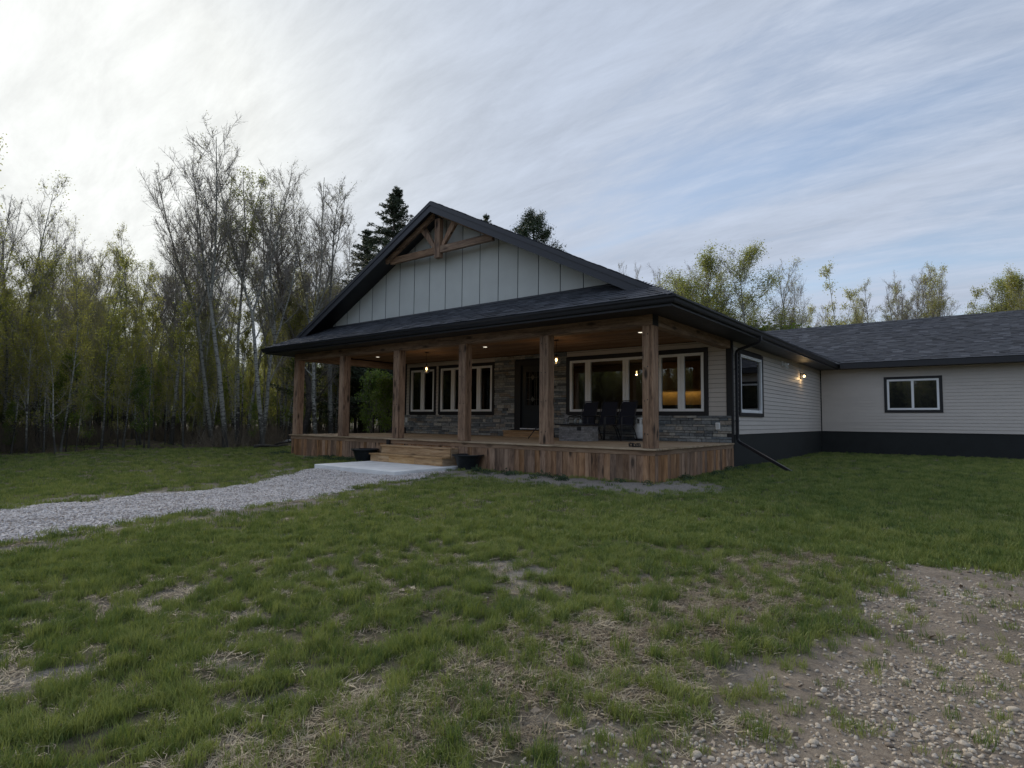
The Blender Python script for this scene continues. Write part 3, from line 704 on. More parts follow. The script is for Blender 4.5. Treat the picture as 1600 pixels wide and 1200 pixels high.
def area(name, loc, sx, sy, e, col, rot=(0, 0, 0), parent=None):
    l = bpy.data.lights.new(name, 'AREA'); l.shape = 'RECTANGLE'; l.size = sx; l.size_y = sy; l.energy = e; l.color = col
    o = bpy.data.objects.new(name, l); COL.objects.link(o); o.location = loc; o.rotation_euler = rot
    if parent is not None: put(o, parent)
def point(name, loc, e, col, r=.03, parent=None):
    l = bpy.data.lights.new(name, 'POINT'); l.energy = e; l.color = col; l.shadow_soft_size = r
    o = bpy.data.objects.new(name, l); COL.objects.link(o); o.location = loc
    if parent is not None: put(o, parent)
area('cabinet_light', (-3.3, 8.85, 1.60), 2.0, .1, .7, (1, .66, .28), parent=kit)
rp = empty('room_pendant', (-4.5, 7.6, 2.62), 'small lit pendant lamp inside the room behind the wide window', 'lamp')
MB().tube([(-4.5, 7.6, 2.62), (-4.5, 7.6, 2.16)], .005, 6).build('cord', MT['trim'], rp)
MB().lathe([(.0, -.05), (.03, -.04), (.045, 0), (.03, .04), (0, .05)], (-4.5, 7.6, 2.10), 12).build('bulb', MT['warm'], rp, smooth=True)
point('room_light', (-4.5, 7.6, 2.0), .7, (1, .7, .38), .05, rp)
cu = MB()
for i in range(14):
    cu.tube([(-.22, 6.55+i*.05, .82), (-.22, 6.55+i*.05, 2.4)], .028, 6)
tag(cu.build('curtain', plain('curtain_cloth', (.42, .47, .46), .9, .05, 3), None), 'pale curtain drawn to the right inside the side wall window', 'curtain')
# ------------------------------------------------------------------ deck
deck = empty('porch_deck', (-6.4, 2.3, -.66), 'raised wooden porch deck with a vertical board skirt along the house front', 'deck')
y = -.075; i = 0
dms = {}
while y < YW-.04:
    e = min(y+.138, YW-.045); cuts = [-12.90, -8.7+((i*37) % 5)*.5, -4.4+((i*23) % 5)*.5, .075]
    for a, b in zip(cuts[:-1], cuts[1:]):
        MB().box(a+.0015, b-.0015, y, e, -.032, 0.0).build('deck_board', MT['deck'], deck, loc=((a+b)/2, y, 0)); 
    y += .1425; i += 1
MB().box(-12.85, .03, -.028, -.002, -.135, -.034).build('rim_board', MT['rim'], deck, bevel=.003)
MB().box(.004, .03, -.001, YW+.01, -.135, -.034).build('rim_board', MT['rimy'], deck, bevel=.003)
MB().box(-12.85, -12.824, -.001, YW+.01, -.135, -.034).build('rim_board', MT['rimy'], deck, bevel=.003)
sk = {}
def skirt(n, along, fixed, sgn):
    for i in range(n):
        w = .1465; k = i % 6
        a = i*w
        m = MB()
        if along == 'x': m.box(0, w-.004, 0, .022, 0, .60)
        else: m.box(0, .022, 0, w-.004, 0, .60)
        if (along, k) not in sk:
            sk[(along, k)] = m.mesh('skirt_board', MT['skirt'])
        me_ = sk[(along, k)]
        if along == 'x': inst('skirt_board', me_, (-12.82+a, -.018+rnd.uniform(-.002, .002), -.735), deck)
        else: inst('skirt_board', me_, (fixed+rnd.uniform(-.002, .002), .010+a, -.735), deck)
MB().box(-.072, .024, -.024, .004, -.735, -.137).build('corner_board', MT['skirt'], deck); skirt(87, 'x', 0, 1); skirt(32, 'y', .001, 1); skirt(32, 'y', -12.842, 1)
MB().box(-12.8, -.02, .02, YW, -.60, -.14).build('joist_frame', MT['trim'], deck)
MB().box(-12.80, -.02, .02, YW-.05, -.138, -.036).build('joists', MT['rim'], deck)
# entry steps
st = empty('entry_steps', (-6.5, -.3, -.6), 'two fresh wooden steps from the concrete pad up to the porch deck', 'steps')
MB().box(-7.97, -5.17, -.635, -.335, -.425, -.388).build('tread', MT['step'], st, bevel=.007)
MB().box(-7.87, -5.19, -.335, -.045, -.207, -.17).build('tread', MT['step'], st, bevel=.007)
for a, b in ((-7.93, -7.62), (-7.616, -7.18), (-7.176, -6.2), (-6.196, -5.21)): MB().box(a, b, -.60, -.575, -.596, -.427).build('riser', MT['step'], st, loc=(a, -.6, -.5))
MB().box(-7.84, -5.22, -.31, -.285, -.386, -.209).build('riser', MT['step'], st)
MB().prism([(-5.21, -.574, -.596), (-5.21, -.045, -.596), (-5.21, -.045, -.21), (-5.21, -.284, -.21), (-5.21, -.284, -.427), (-5.21, -.574, -.427)], (.022, 0, 0)).build('stringer', MT['decky'], st)
MB().prism([(-7.93, -.574, -.596), (-7.93, -.045, -.596), (-7.93, -.045, -.21), (-7.93, -.284, -.21), (-7.93, -.284, -.427), (-7.93, -.574, -.427)], (.022, 0, 0)).build('stringer', MT['decky'], st)
# ------------------------------------------------------------------ things on and about the porch
def planter(x, y, zb, label, s=1.0):
    t = empty('planter', (x, y, zb), label, 'planter', 'black planters beside the entry steps')
    MB().lathe([(0, 0), (.225*s, 0), (.235*s, .03), (.31*s, .27*s), (.335*s, .31*s), (.385*s, .335*s), (.39*s, .355*s), (.375*s, .36*s), (.335*s, .345*s), (.31*s, .33*s)], (x, y, zb), 32).build('pot', MT['plastic'], t, smooth=True)
    MB().lathe([(0.33*s, .30*s), (.2*s, .305*s), (0, .31*s)], (x, y, zb), 20).build('soil', MT['soil'], t, smooth=True)
planter(-8.40, -.43, -.655, 'round black plastic planter pot left of the wooden entry steps')
planter(-4.66, -.27, -.655, 'round black plastic planter pot right of the wooden entry steps')
# downspout and splash extension
dsp = MB(); r = .040
def rect_tube(m, pts, w, h, side=Vector((0, 1, 0))):
    pts = [Vector(p) for p in pts]; n = len(pts); vs = []
    for i, p in enumerate(pts):
        t = (pts[min(i+1, n-1)]-pts[max(i-1, 0)]).normalized(); s = side-t*side.dot(t); s.normalize(); q = t.cross(s)
        for a, b in ((-1, -1), (1, -1), (1, 1), (-1, 1)): vs.append(p+s*(a*w/2)+q*(b*h/2))
    fs = [(i*4+j, i*4+(j+1) % 4, i*4+4+(j+1) % 4, i*4+4+j) for i in range(n-1) for j in range(4)]+[(3, 2, 1, 0), (n*4-4, n*4-3, n*4-2, n*4-1)]
    return m.add(vs, fs)
rect_tube(dsp, [(.745, 4.62, 2.70), (.745, 4.63, 2.60), (.70, 4.64, 2.545), (.62, 4.66, 2.515), (.20, 4.80, 2.43), (.10, 4.84, 2.39), (.072, 4.86, 2.32), (.070, 4.87, 2.2), (.070, 4.87, .20), (.072, 4.87, .10), (.10, 4.865, .04), (.16, 4.85, -.005)], .085, .065)
d = dsp.build('downspout', MT['black'], house, bevel=.008)
ex = MB(); rect_tube(ex, [(.13, 4.855, .015), (1.52, 4.22, -.635)], .095, .07); ex.build('downspout_extension', MT['black'], d, bevel=.008)
for zz in (.55, 1.9): MB().box(.03, .108, 4.815, 4.925, zz, zz+.03).build('bracket', MT['black'], d)
# flood light and wall lantern on the side wall
fl_ = empty('flood_light', (.03, 9.65, 2.45), 'small white security camera light under the eave of the side wall', 'light')
MB().box(.016, .05, 9.58, 9.74, 2.38, 2.54).build('base', MT['white'], fl_, bevel=.005)
MB().tube([(.05, 9.66, 2.46), (.13, 9.62, 2.44), (.22, 9.60, 2.40)], [.035, .04, .045], 12).build('head', MT['white'], fl_, smooth=True)
MB().tube([(.05, 9.70, 2.42), (.10, 9.80, 2.36), (.16, 9.86, 2.33)], [.02, .03, .035], 12).build('sensor', MT['tank'], fl_, smooth=True)
wl = empty('wall_lantern', (.03, 12.2, 2.2), 'lit black lantern on the grey side wall near the wing', 'lamp')
MB().box(.016, .03, 12.13, 12.27, 2.1, 2.32).build('plate', MT['trim'], wl)
MB().box(.03, .14, 12.19, 12.21, 2.29, 2.31).build('arm', MT['trim'], wl)
MB().lathe([(0, .08), (.07, .04), (.075, .035), (0, .035)], (.14, 12.2, 2.22), 12).build('shade', MT['trim'], wl)
MB().lathe([(0, -.06), (.03, -.05), (.035, 0), (0, .03)], (.14, 12.2, 2.22), 12).build('bulb', MT['warm'], wl, smooth=True)
point('lantern_light', (.16, 12.2, 2.14), 1.2, (1, .68, .33), .03, wl)
# pot lights and pendants
for x, l in ((-11.38, 'left'), (-6.4, 'middle'), (-1.39, 'right')):
    t = empty('ceiling_light', (x, 2.3, 2.70), {'left': 'round recessed ceiling light at the left end of the porch', 'middle': 'round recessed ceiling light in front of the entry door', 'right': 'round recessed ceiling light by the right corner post'}[l], 'light', 'recessed porch ceiling lights')
    MB().lathe([(.085, .0), (.085, -.010), (.062, -.012), (.062, -.004)], (x, 2.3, 2.698), 20).build('ring', MT['white'], t)
    MB().lathe([(0, -.003), (.062, -.003)], (x, 2.3, 2.694), 20).build('lens', MT['pot'], t)
    area('pot_glow', (x, 2.3, 2.66), .1, .1, 1.6, (1, .93, .82), parent=t)
for x, l in ((-8.9, 'glass globe pendant with a lit bulb hanging in front of the left windows'), (-3.86, 'glass globe pendant with a lit bulb hanging beside the post right of the door')):
    t = empty('pendant_lamp', (x, 2.3, 2.70), l, 'lamp', 'glass pendants hanging from the porch ceiling')
    MB().lathe([(0, 0), (.06, 0), (.06, -.02), (0, -.025)], (x, 2.3, 2.697), 16).build('canopy', MT['trim'], t)
    MB().tube([(x, 2.3, 2.68), (x, 2.3, 2.30)], .006, 6).build('cord', MT['trim'], t)
    MB().lathe([(0, .0), (.022, 0), (.026, -.07), (0, -.075)], (x, 2.3, 2.31), 12).build('socket', MT['trim'], t)
    MB().lathe([(.028, 2.265-2.14), (.06, .105), (.098, .05), (.11, -.01), (.095, -.07), (.055, -.105), (.02, -.115)], (x, 2.3, 2.13), 20).build('globe', MT['clear'], t, smooth=True)
    MB().lathe([(.0, -.055), (.02, -.045), (.028, -.01), (.018, .04), (.010, .06)], (x, 2.3, 2.17), 12).build('bulb', MT['warm'], t, smooth=True)
    point('pendant_light', (x, 2.3, 2.08), 1.6, (1, .66, .34), .03, t)
# electrical covers, step lights
def cover(x, z, l):
    t = empty('outlet_cover', (x, YW-.05, z), l, 'outlet')
    MB().box(x-.06, x+.06, YW-.075, YW-.045, z-.09, z+.09).build('cover', MT['white'], t, bevel=.01); MB().box(x-.035, x+.035, YW-.083, YW-.077, z-.06, z+.06).build('lid', MT['tank'], t, bevel=.004)
cover(-.34, .43, 'white outlet cover on the stone wall near the right corner'); cover(-12.43, .50, 'white outlet cover on the stone wall at the left corner')
t = empty('lantern', (-12.3, 4.4, 0), 'small black lantern standing on the deck at the left wall corner', 'lantern')
MB().lathe([(0, 0), (.07, 0), (.075, .03), (.05, .05), (.055, .15), (.07, .17), (.03, .21), (0, .22)], (-12.3, 4.4, 0), 14).build('body', MT['trim'], t, smooth=True)
MB().tube([(-12.36, 4.4, .17), (-12.36, 4.4, .26), (-12.3, 4.4, .30), (-12.24, 4.4, .26), (-12.24, 4.4, .17)], .006, 6).build('handle', MT['trim'], t)
t = empty('step_light', (-7.85, -.06, -.1), 'small black solar light fixed to the deck edge above the steps', 'light')
MB().box(-7.91, -7.79, -.095, -.03, -.175, -.03).build('housing', MT['bolt'], t, bevel=.012); MB().box(-7.89, -7.81, -.103, -.097, -.16, -.09).build('lens', MT['cframe'], t, bevel=.004)
# patio chairs
def chair(x, y, rz, label):
    t = empty('patio_chair', (0, 0, 0), label, 'chair', 'navy sling patio chairs under the wide window')
    w = .29; C = MT['cframe']
    seat = MB().prism([(-w+.03, -.25, .43), (w-.03, -.25, .43), (w-.03, 0, .405), (w-.03, .22, .40), (-w+.03, .22, .40), (-w+.03, 0, .405)], (0, 0, .012)).build('seat', MT['sling'], t)
    MB().prism([(-w+.03, .22, .41), (w-.03, .22, .41), (w-.035, .30, .75), (w-.045, .41, 1.06), (-w+.045, .41, 1.06), (-w+.035, .30, .75)], (0, .012, 0)).build('backrest', MT['sling'], t)
    for s in (-1, 1):
        MB().tube([(s*w, .21, .39), (s*w, .29, .74), (s*(w-.01), .41, 1.06), (s*(w-.05), .425, 1.085)], .014, 8).build('back_frame', C, t, smooth=True)
        MB().tube([(s*w, -.30, 0), (s*w, -.27, .40), (s*w, -.26, .60), (s*w, -.22, .64), (s*(w+.01), .05, .655), (s*w, .27, .64)], .015, 8).build('armrest', C, t, smooth=True)
        MB().tube([(s*w, .38, 0), (s*w, .24, .30), (s*w, .12, .42)], .014, 8).build('leg', C, t, smooth=True)
        MB().tube([(s*w, -.268, .425), (s*w, .22, .40)], .013, 8).build('side_rail', C, t, smooth=True)
    MB().tube([(-w, -.268, .42), (w, -.268, .42)], .013, 8).build('front_rail', C, t); MB().tube([(-w+.05, .425, 1.085), (w-.05, .425, 1.085)], .013, 8).build('top_rail', C, t)
    MB().tube([(-w, .30, .16), (w, .30, .16)], .011, 8).build('stretcher', C, t)
    t.location = (x, y, .014); t.rotation_euler = (0, 0, rz)
chair(-3.95, 3.75, math.radians(-12), 'navy sling patio chair at the left of three, behind the fire table')
chair(-3.28, 3.72, math.radians(-8), 'navy sling patio chair in the middle of the three under the window')
chair(-2.66, 3.62, math.radians(-13), 'navy sling patio chair at the right of three, beside the propane tank')
rug = MB().box(-4.1, -2.18, 3.28, 4.25, .001, .012).build('rug', plain('rug_cloth', (.10, .10, .10), .95, .4, 40)); tag(rug, 'flat grey outdoor rug lying under the three patio chairs', 'rug')
# propane tank
t = empty('propane_tank', (-2.36, 4.22, 0), 'white propane tank standing between the right chair and corner post', 'propane tank')
x, y = -2.36, 4.2; t.location = (x, y, 0)
MB().lathe([(0, .055), (.12, .055), (.145, .08), (.152, .11), (.152, .235), (.154, .24), (.152, .245), (.152, .37), (.142, .415), (.11, .455), (.05, .475), (0, .48)], (x, y, 0), 28).build('body', MT['tank'], t, smooth=True)
MB().lathe([(.11, 0), (.118, 0), (.118, .07), (.11, .07)], (x, y, .003), 24).build('foot_ring', MT['trim'], t, smooth=True)
col = MB()
for a0, a1 in ((-2.6, -1.95), (-1.2, -.55), (.2, 2.0)):
    for zz in ((.45, .60),):
        n = 6; v = []; 
        for i in range(n+1):
            a = a0+(a1-a0)*i/n
            for rr in (.100, .106):
                for q in zz: v.append((x+rr*math.cos(a), y+rr*math.sin(a), q))
        fs = []
        for i in range(n):
            b = i*4; fs += [(b, b+4, b+5, b+1), (b+2, b+3, b+7, b+6), (b+1, b+5, b+7, b+3), (b, b+2, b+6, b+4)]
        fs += [(0, 1, 3, 2), (n*4, n*4+2, n*4+3, n*4+1)]; col.add(v, fs)
col.lathe([(.098, .595), (.110, .595), (.112, .62), (.106, .635), (.098, .62)], (x, y, 0), 24)
col.build('collar', MT['tank'], t, smooth=False)
MB().lathe([(0, .47), (.025, .47), (.025, .53), (.04, .54), (.04, .57), (0, .575)], (x, y, 0), 10).build('valve', MT['cframe'], t)
# fire table
ft = empty('fire_table', (-3.35, 2.62, 0), 'square stone sided fire table with a dark overhanging top', 'table')
fx0, fx1, fy0, fy1 = -3.74, -2.98, 2.28, 3.0
MB().box(fx0+.02, fx1-.02, fy0+.02, fy1-.02, .003, .41).build('base', MT['mortar'], ft)
MT['fstone'] = plain('fire_table_stone', (.26, .25, .245), .85, .35, 9, rv=.5, bmp=.6, bs=40)
zz = .004; fr = random.Random(3); cache = {}
for row in range(9):
    h = .045
    for ax in (0, 1, 2, 3):
        x = fx0 if ax < 2 else fy0; xe = fx1 if ax < 2 else fy1
        while x < xe-.01:
            w = fr.choice((.09, .13, .18, .22));
            if xe-x-w < .06: w = xe-x
            dd = fr.uniform(.012, .026)
            if ax == 0: m = MB().box(x+.001, x+w-.001, fy0+.019-dd, fy0+.019, zz, zz+h-.003)
            elif ax == 1: m = MB().box(x+.001, x+w-.001, fy1-.019, fy1-.019+dd, zz, zz+h-.003)
            elif ax == 2: m = MB().box(fx0+.019-dd, fx0+.019, x+.001, x+w-.001, zz, zz+h-.003)
            else: m = MB().box(fx1-.019, fx1-.019+dd, x+.001, x+w-.001, zz, zz+h-.003)
            c = Vector(m.v[0]); m.build('stone', MT['fstone'], ft, loc=tuple(c)); x += w
    zz += h
MB().box(fx0-.09, fx1+.09, fy0-.09, fy1+.09, .413, .448).build('top', MT['trim'], ft, bevel=.006)
MB().box(fx1-.20, fx1-.08, fy0-.012, fy0-.009, .28, .38).build('control_panel', MT['trim'], ft); MB().box(fx0+.2, fx1-.2, fy0+.2, fy1-.2, .449, .456).build('burner_tray', MT['cframe'], ft)
ft.location = ft.location
t = empty('table_lantern', (-3.6, 2.42, .45), 'grey tapered lantern on the left corner of the fire table', 'lantern')
x, y = -3.62, 2.42; t.location = (x, y, .449)
MB().box(x-.055, x+.055, y-.055, y+.055, .449, .505).build('base', MT['fstone'], t, bevel=.004)
MB().lathe([(.04, .506), (.05, .53), (.05, .59), (.075, .60), (.035, .70), (0, .705)], (x, y, 0), 4).build('body', MT['fstone'], t)
for i, (dx, l) in enumerate(((.22, 'small glass jar on the fire table next to the grey lantern'), (.38, 'small glass jar on the fire table in front of the left chair'))):
    o = MB().lathe([(0, 0), (.035, 0), (.045, .03), (.045, .09), (.03, .11), (.033, .13), (.028, .13), (.03, .10), (.04, .08), (.04, .03), (0, .01)], (x+dx, y+.1, .449), 14).build('glass_jar', plain('jar_glass', (.22, .23, .22), .15, .1, 8), smooth=True, loc=(x+dx, y+.1, .449)); tag(o, l, 'jar', 'glass jars on the fire table')
# folding tripod stand behind the post beside the door
t = empty('tripod_stand', (-4.85, 2.9, 0), 'black tripod stand with splayed legs half hidden behind the post', 'stand')
ap = (-4.72, 2.95, .60)
for fxy in ((-5.03, 2.62), (-4.32, 2.80), (-4.80, 3.5)): MB().tube([(fxy[0], fxy[1], .012), ap], .013, 8).build('leg', MT['trim'], t)
MB().tube([(-4.72, 2.95, .45), (-4.72, 2.95, .78)], .02, 8).build('pole', MT['trim'], t); MB().tube([(-4.88, 2.79, .30), (-4.52, 2.88, .30)], .008, 6).build('brace', MT['trim'], t)
# sandals by the corner post
for i, (x, y, a, l) in enumerate(((-.79, .60, .3, 'dark sandal with straps lying on the deck left of the corner post'), (-.62, .50, -.2, 'dark sandal with straps lying against the corner post'))):
    t = empty('sandal', (0, 0, 0), l, 'sandal', 'pair of sandals by the corner post')
    ol = [(math.cos(k/10*math.pi)*.045*(1-.15*math.sin(k*.6)), math.sin(k/10*math.pi)*.045+.09) for k in range(11)]+[(-.035, 0), (-.036, -.09), (-.015, -.125), (.015, -.125), (.036, -.09), (.035, 0)]
    MB().prism([(p, q, .002) for p, q in ol], (0, 0, .022)).build('sole', MT['bolt'], t)
    for yy in (.07, .02): MB().tube([(-.045, yy, .02), (-.03, yy+.01, .06), (0, yy+.015, .072), (.03, yy+.01, .06), (.045, yy, .02)], .010, 6).build('strap', MT['bolt'], t)
    MB().tube([(-.035, -.06, .02), (-.03, -.10, .07), (0, -.125, .085), (.03, -.10, .07), (.035, -.06, .02)], .008, 6).build('heel_strap', MT['bolt'], t)
    t.location = (x, y, 0); t.rotation_euler = (0, 0, a)
# white splash trough beyond the left end of the deck
g0 = float(gz(np.array([-21.7]), np.array([5.0]))[0])
m = MB(); rect_tube(m, [(-21.9, 4.95, g0+.06), (-20.4, 5.15, g0+.30)], .22, .12)
o = m.build('downspout_trough', MT['white'], bevel=.01, loc=(-21.2, 5.0, g0)); tag(o, 'white downspout trough on the grass left of the deck end', 'trough')
MB().box(-20.72, -20.52, 5.02, 5.26, g0-.05, g0+.20).build('prop_block', MT['conc'], o)
# ------------------------------------------------------------------ instancing for what nobody could count
def scatter(name, P, rot, scl, protos, label=None, cat=None):
    me = bpy.data.meshes.new(name); me.vertices.add(len(P)); me.vertices.foreach_set('co', np.asarray(P, np.float32).ravel())
    a = me.attributes.new('rot', 'FLOAT_VECTOR', 'POINT'); a.data.foreach_set('vector', np.asarray(rot, np.float32).ravel())
    scl = np.asarray(scl, np.float32); scl = np.repeat(scl[:, None], 3, 1) if scl.ndim == 1 else scl
    a = me.attributes.new('scl', 'FLOAT_VECTOR', 'POINT'); a.data.foreach_set('vector', scl.ravel())
    o = bpy.data.objects.new(name, me); COL.objects.link(o)
    pc = bpy.data.collections.new(name+'_kinds')
    for p in protos: pc.objects.link(p)
    g = bpy.data.node_groups.new(name, 'GeometryNodeTree')
    g.interface.new_socket('Geometry', in_out='INPUT', socket_type='NodeSocketGeometry'); g.interface.new_socket('Geometry', in_out='OUTPUT', socket_type='NodeSocketGeometry')
    gi = g.nodes.new('NodeGroupInput'); gout = g.nodes.new('NodeGroupOutput')
    ip = g.nodes.new('GeometryNodeInstanceOnPoints'); ci = g.nodes.new('GeometryNodeCollectionInfo'); ci.inputs['Collection'].default_value = pc
    ci.inputs['Separate Children'].default_value = True; ci.inputs['Reset Children'].default_value = True
    na = g.nodes.new('GeometryNodeInputNamedAttribute'); na.data_type = 'FLOAT_VECTOR'; na.inputs[0].default_value = 'rot'
    nb = g.nodes.new('GeometryNodeInputNamedAttribute'); nb.data_type = 'FLOAT_VECTOR'; nb.inputs[0].default_value = 'scl'
    rv = g.nodes.new('FunctionNodeRandomValue'); rv.data_type = 'INT'; rv.inputs[4].default_value = 0; rv.inputs[5].default_value = len(protos)-1
    g.links.new(gi.outputs[0], ip.inputs['Points']); g.links.new(ci.outputs[0], ip.inputs['Instance']); ip.inputs['Pick Instance'].default_value = True
    g.links.new(rv.outputs[2], ip.inputs['Instance Index'])
    er = g.nodes.new('FunctionNodeEulerToRotation'); g.links.new(na.outputs[0], er.inputs[0]); g.links.new(er.outputs[0], ip.inputs['Rotation'])
    g.links.new(nb.outputs[0], ip.inputs['Scale']); g.links.new(ip.outputs[0], gout.inputs[0])
    md = o.modifiers.new('scatter', 'NODES'); md.node_group = g
    return tag(o, label, cat, None, 'stuff')
def proto(name, V, Fq, mat, smooth=False):
    me = bpy.data.meshes.new(name); np_mesh(me, V, Fq); me.materials.append(mat)
    if smooth: me.shade_smooth()
    return bpy.data.objects.new(name, me)
RG = np.random.default_rng(5)
def leafmat(name, c0, c1, c2, trans=0.4, patch=False, rough=0.55):
    m, nt, b, out = newmat(name); oi = N(nt, 'ShaderNodeObjectInfo'); g = N(nt, 'ShaderNodeNewGeometry')
    v = g.outputs['Position']
    n = noise(nt, v, 0.9 if patch else 1.6, 3, .6); nf = noise(nt, v, 9.0, 2, .6)
    f = mathn(nt, 'ADD', mathn(nt, 'MULTIPLY', n, .60), mathn(nt, 'MULTIPLY', oi.outputs['Random'], .55)); f = mathn(nt, 'ADD', f, mathn(nt, 'MULTIPLY', nf, .25))
    c = ramp(nt, f, [(.42, c0), (.62, c1), (.85, c2)])
    L(nt, c, b.inputs['Base Color']); b.inputs['Roughness'].default_value = rough; b.inputs['Specular IOR Level'].default_value = .3
    t = N(nt, 'ShaderNodeBsdfTranslucent'); L(nt, mixc(nt, .5, c, (.30, .34, .06), 'MIX') if trans > .3 else c, t.inputs[0]); mx = N(nt, 'ShaderNodeMixShader', i_Fac=trans); L(nt, b.outputs[0], mx.inputs[1]); L(nt, t.outputs[0], mx.inputs[2]); L(nt, mx.outputs[0], out.inputs[0]); return m
MG = leafmat('grass_blade', (.055, .115, .036), (.13, .20, .05), (.28, .32, .10), .35, True)
MD = leafmat('dry_blade', (.21, .165, .115), (.35, .285, .20), (.50, .43, .31), .2, True)
def tuft(n, rad, h0, h1, w, lean, flat=False):
    vs = []; fs = []
    for i in range(n):
        a = RG.uniform(0, 6.28); r = rad*math.sqrt(RG.uniform(0, 1)); x, y = r*math.cos(a), r*math.sin(a)
        h = RG.uniform(h0, h1); b = RG.uniform(0, 6.28); l = lean*RG.uniform(.2, 1)*h; dx, dy = math.cos(b), math.sin(b)
        px, py = -dy*w/2, dx*w/2; k = len(vs)
        if flat: z1, z2 = RG.uniform(.004, .02), RG.uniform(.002, .03); h = h; vs += [(x-px, y-py, .003), (x+px, y+py, .006), (x+dx*h*.5+px, y+dy*h*.5+py, z1), (x+dx*h*.5-px, y+dy*h*.5-py, z1), (x+dx*h, y+dy*h, z2), (x+dx*h+.001, y+dy*h, z2)]
        else: vs += [(x-px, y-py, -.01), (x+px, y+py, -.01), (x+dx*l*.35+px*.8, y+dy*l*.35+py*.8, h*.6), (x+dx*l*.35-px*.8, y+dy*l*.35-py*.8, h*.6), (x+dx*l+px*.15, y+dy*l+py*.15, h), (x+dx*l-px*.15, y+dy*l-py*.15, h)]
        fs += [(k, k+1, k+2, k+3), (k+3, k+2, k+4, k+5)]
    return np.array(vs), np.array(fs)
tg = [proto('grass_tuft', *tuft(22, .045, .025, .085, .0036, .95), MG) for i in range(8)]
tgf = [proto('grass_clump', *tuft(34, .13, .04, .085, .009, .9), MG) for i in range(5)]
tl = [proto('long_tuft', *tuft(46, .06, .07, .15, .0046, .8), MG) for i in range(4)]
td = [proto('straw_tuft', *tuft(24, .08, .04, .12, .0034, 1, True), MD) for i in range(5)]
def pts_in(n, umin, umax, dmin, dmax, power=1.0):
    """random ground points within a wedge seen from the place the photographer stood"""
    u = RG.uniform(umin, umax, n); d = dmin+(dmax-dmin)*RG.uniform(0, 1, n)**power
    v = np.array([az(q) for q in np.linspace(umin, umax, 400)]); k = ((u-umin)/(umax-umin)*399).astype(int)
    return CAM[0]+v[k, 0]*d, CAM[1]+v[k, 1]*d
def blocked(x, y):
    hs = (x > -12.86) & (x < .06) & (y > -.05) & (y < 24); pd = (x > -7.98) & (x < -4.9) & (y > -2.33) & (y < 0); wgm = (x > 0) & (x < 7.3) & (y > 15.5) & (y < 24)
    pl = (np.hypot(x+8.4, y+.43) < .25) | (np.hypot(x+4.66, y+.27) < .25)
    return hs | pd | wgm | pl
def grass_pts(n, dmin, dmax, power, thin=1.0, umin=-40, umax=1640, fmax=.35):
    x, y = pts_in(n, umin, umax, dmin, dmax, power)
    p, d, b, s, f = masks(x, y)
    clump = np.clip(fbm(x, y, 8.5, 31, 3)*4.2-1.35, .16, 1)
    calm = np.clip((y+5.5)/3.5, 0, 1)     # the lawn nearer the house is closed, towards the drive it is patchy
    dens = (clump*(1-calm)+np.clip(clump*1.5, .55, 1)*calm)*(1-p*1.1)*(1-d*.96)*(1-b*.95)*(1-s*.62)*(1-f*.8)*thin
    k = (RG.uniform(0, 1, n) < dens) & ~blocked(x, y)
    x, y = x[k], y[k]; z = gz(x, y)
    return x, y, z, clump[k]
def rots(n, tilt=.15): return np.stack([RG.normal(0, tilt, n), RG.normal(0, tilt, n), RG.uniform(0, 6.28, n)], -1)
x, y, z, c = grass_pts(56000, 1.1, 7.5, 0.72); scatter('lawn_grass', np.stack([x, y, z], -1), rots(len(x)), RG.uniform(.45, .95, len(x))*(.6+.5*c), tg, 'short patchy green lawn grass in front of the driveway edge', 'grass')
x, y, z, c = grass_pts(1500, 1.5, 9, 0.8); k = c > .5; x, y, z = x[k], y[k], z[k]; scatter('long_grass', np.stack([x, y, z], -1), rots(len(x), .1), RG.uniform(.5, 1.0, len(x)), tl, 'taller dark green grass tufts in the lawn', 'grass')
x, y, z, c = grass_pts(60000, 6.5, 32, 1.35); scatter('lawn_turf', np.stack([x, y, z], -1), rots(len(x)), RG.uniform(.45, .85, len(x)), tgf, 'short green lawn grass around the house', 'grass')
x, y = pts_in(26000, -40, 1640, 1.0, 10, .8); p, d, b, s, f = masks(x, y); k = (RG.uniform(0, 1, len(x)) < np.clip(s*.75+.09+b*.06-d*.5-p, 0, 1)) & ~blocked(x, y); x, y = x[k], y[k]
scatter('dry_straw', np.stack([x, y, gz(x, y)+.002], -1), rots(len(x), .06), RG.uniform(.5, 1.2, len(x)), td, 'dry brown grass and straw lying along the driveway edge', 'straw')
# pebbles
def ico(n=1):
    import bmesh
    bm = bmesh.new(); bmesh.ops.create_icosphere(bm, subdivisions=n, radius=1)
    for v in bm.verts: v.co *= RG.uniform(.86, 1.12)
    V = np.array([v.co[:] for v in bm.verts]); Q = np.array([[v.index for v in f.verts] for f in bm.faces]); bm.free(); return V, Q
def pebmat(name, stops):
    m, nt, b, out = newmat(name); oi = N(nt, 'ShaderNodeObjectInfo'); c = ramp(nt, oi.outputs['Random'], stops); v = coords(nt)
    c = mixc(nt, .5, c, ramp(nt, noise(nt, v, 3, 3), [(.3, .6), (.7, 1.3)]), 'MULTIPLY'); L(nt, c, b.inputs['Base Color']); b.inputs['Roughness'].default_value = .8; return m
MP1 = pebmat('path_gravel', [(0, (.36, .32, .30)), (.3, (.58, .53, .50)), (.6, (.74, .69, .66)), (.85, (.42, .40, .41)), (1, (.84, .81, .79))])
MP2 = pebmat('drive_gravel', [(0, (.20, .165, .135)), (.3, (.38, .32, .25)), (.6, (.52, .45, .36)), (.85, (.32, .29, .26)), (1, (.62, .56, .47))])
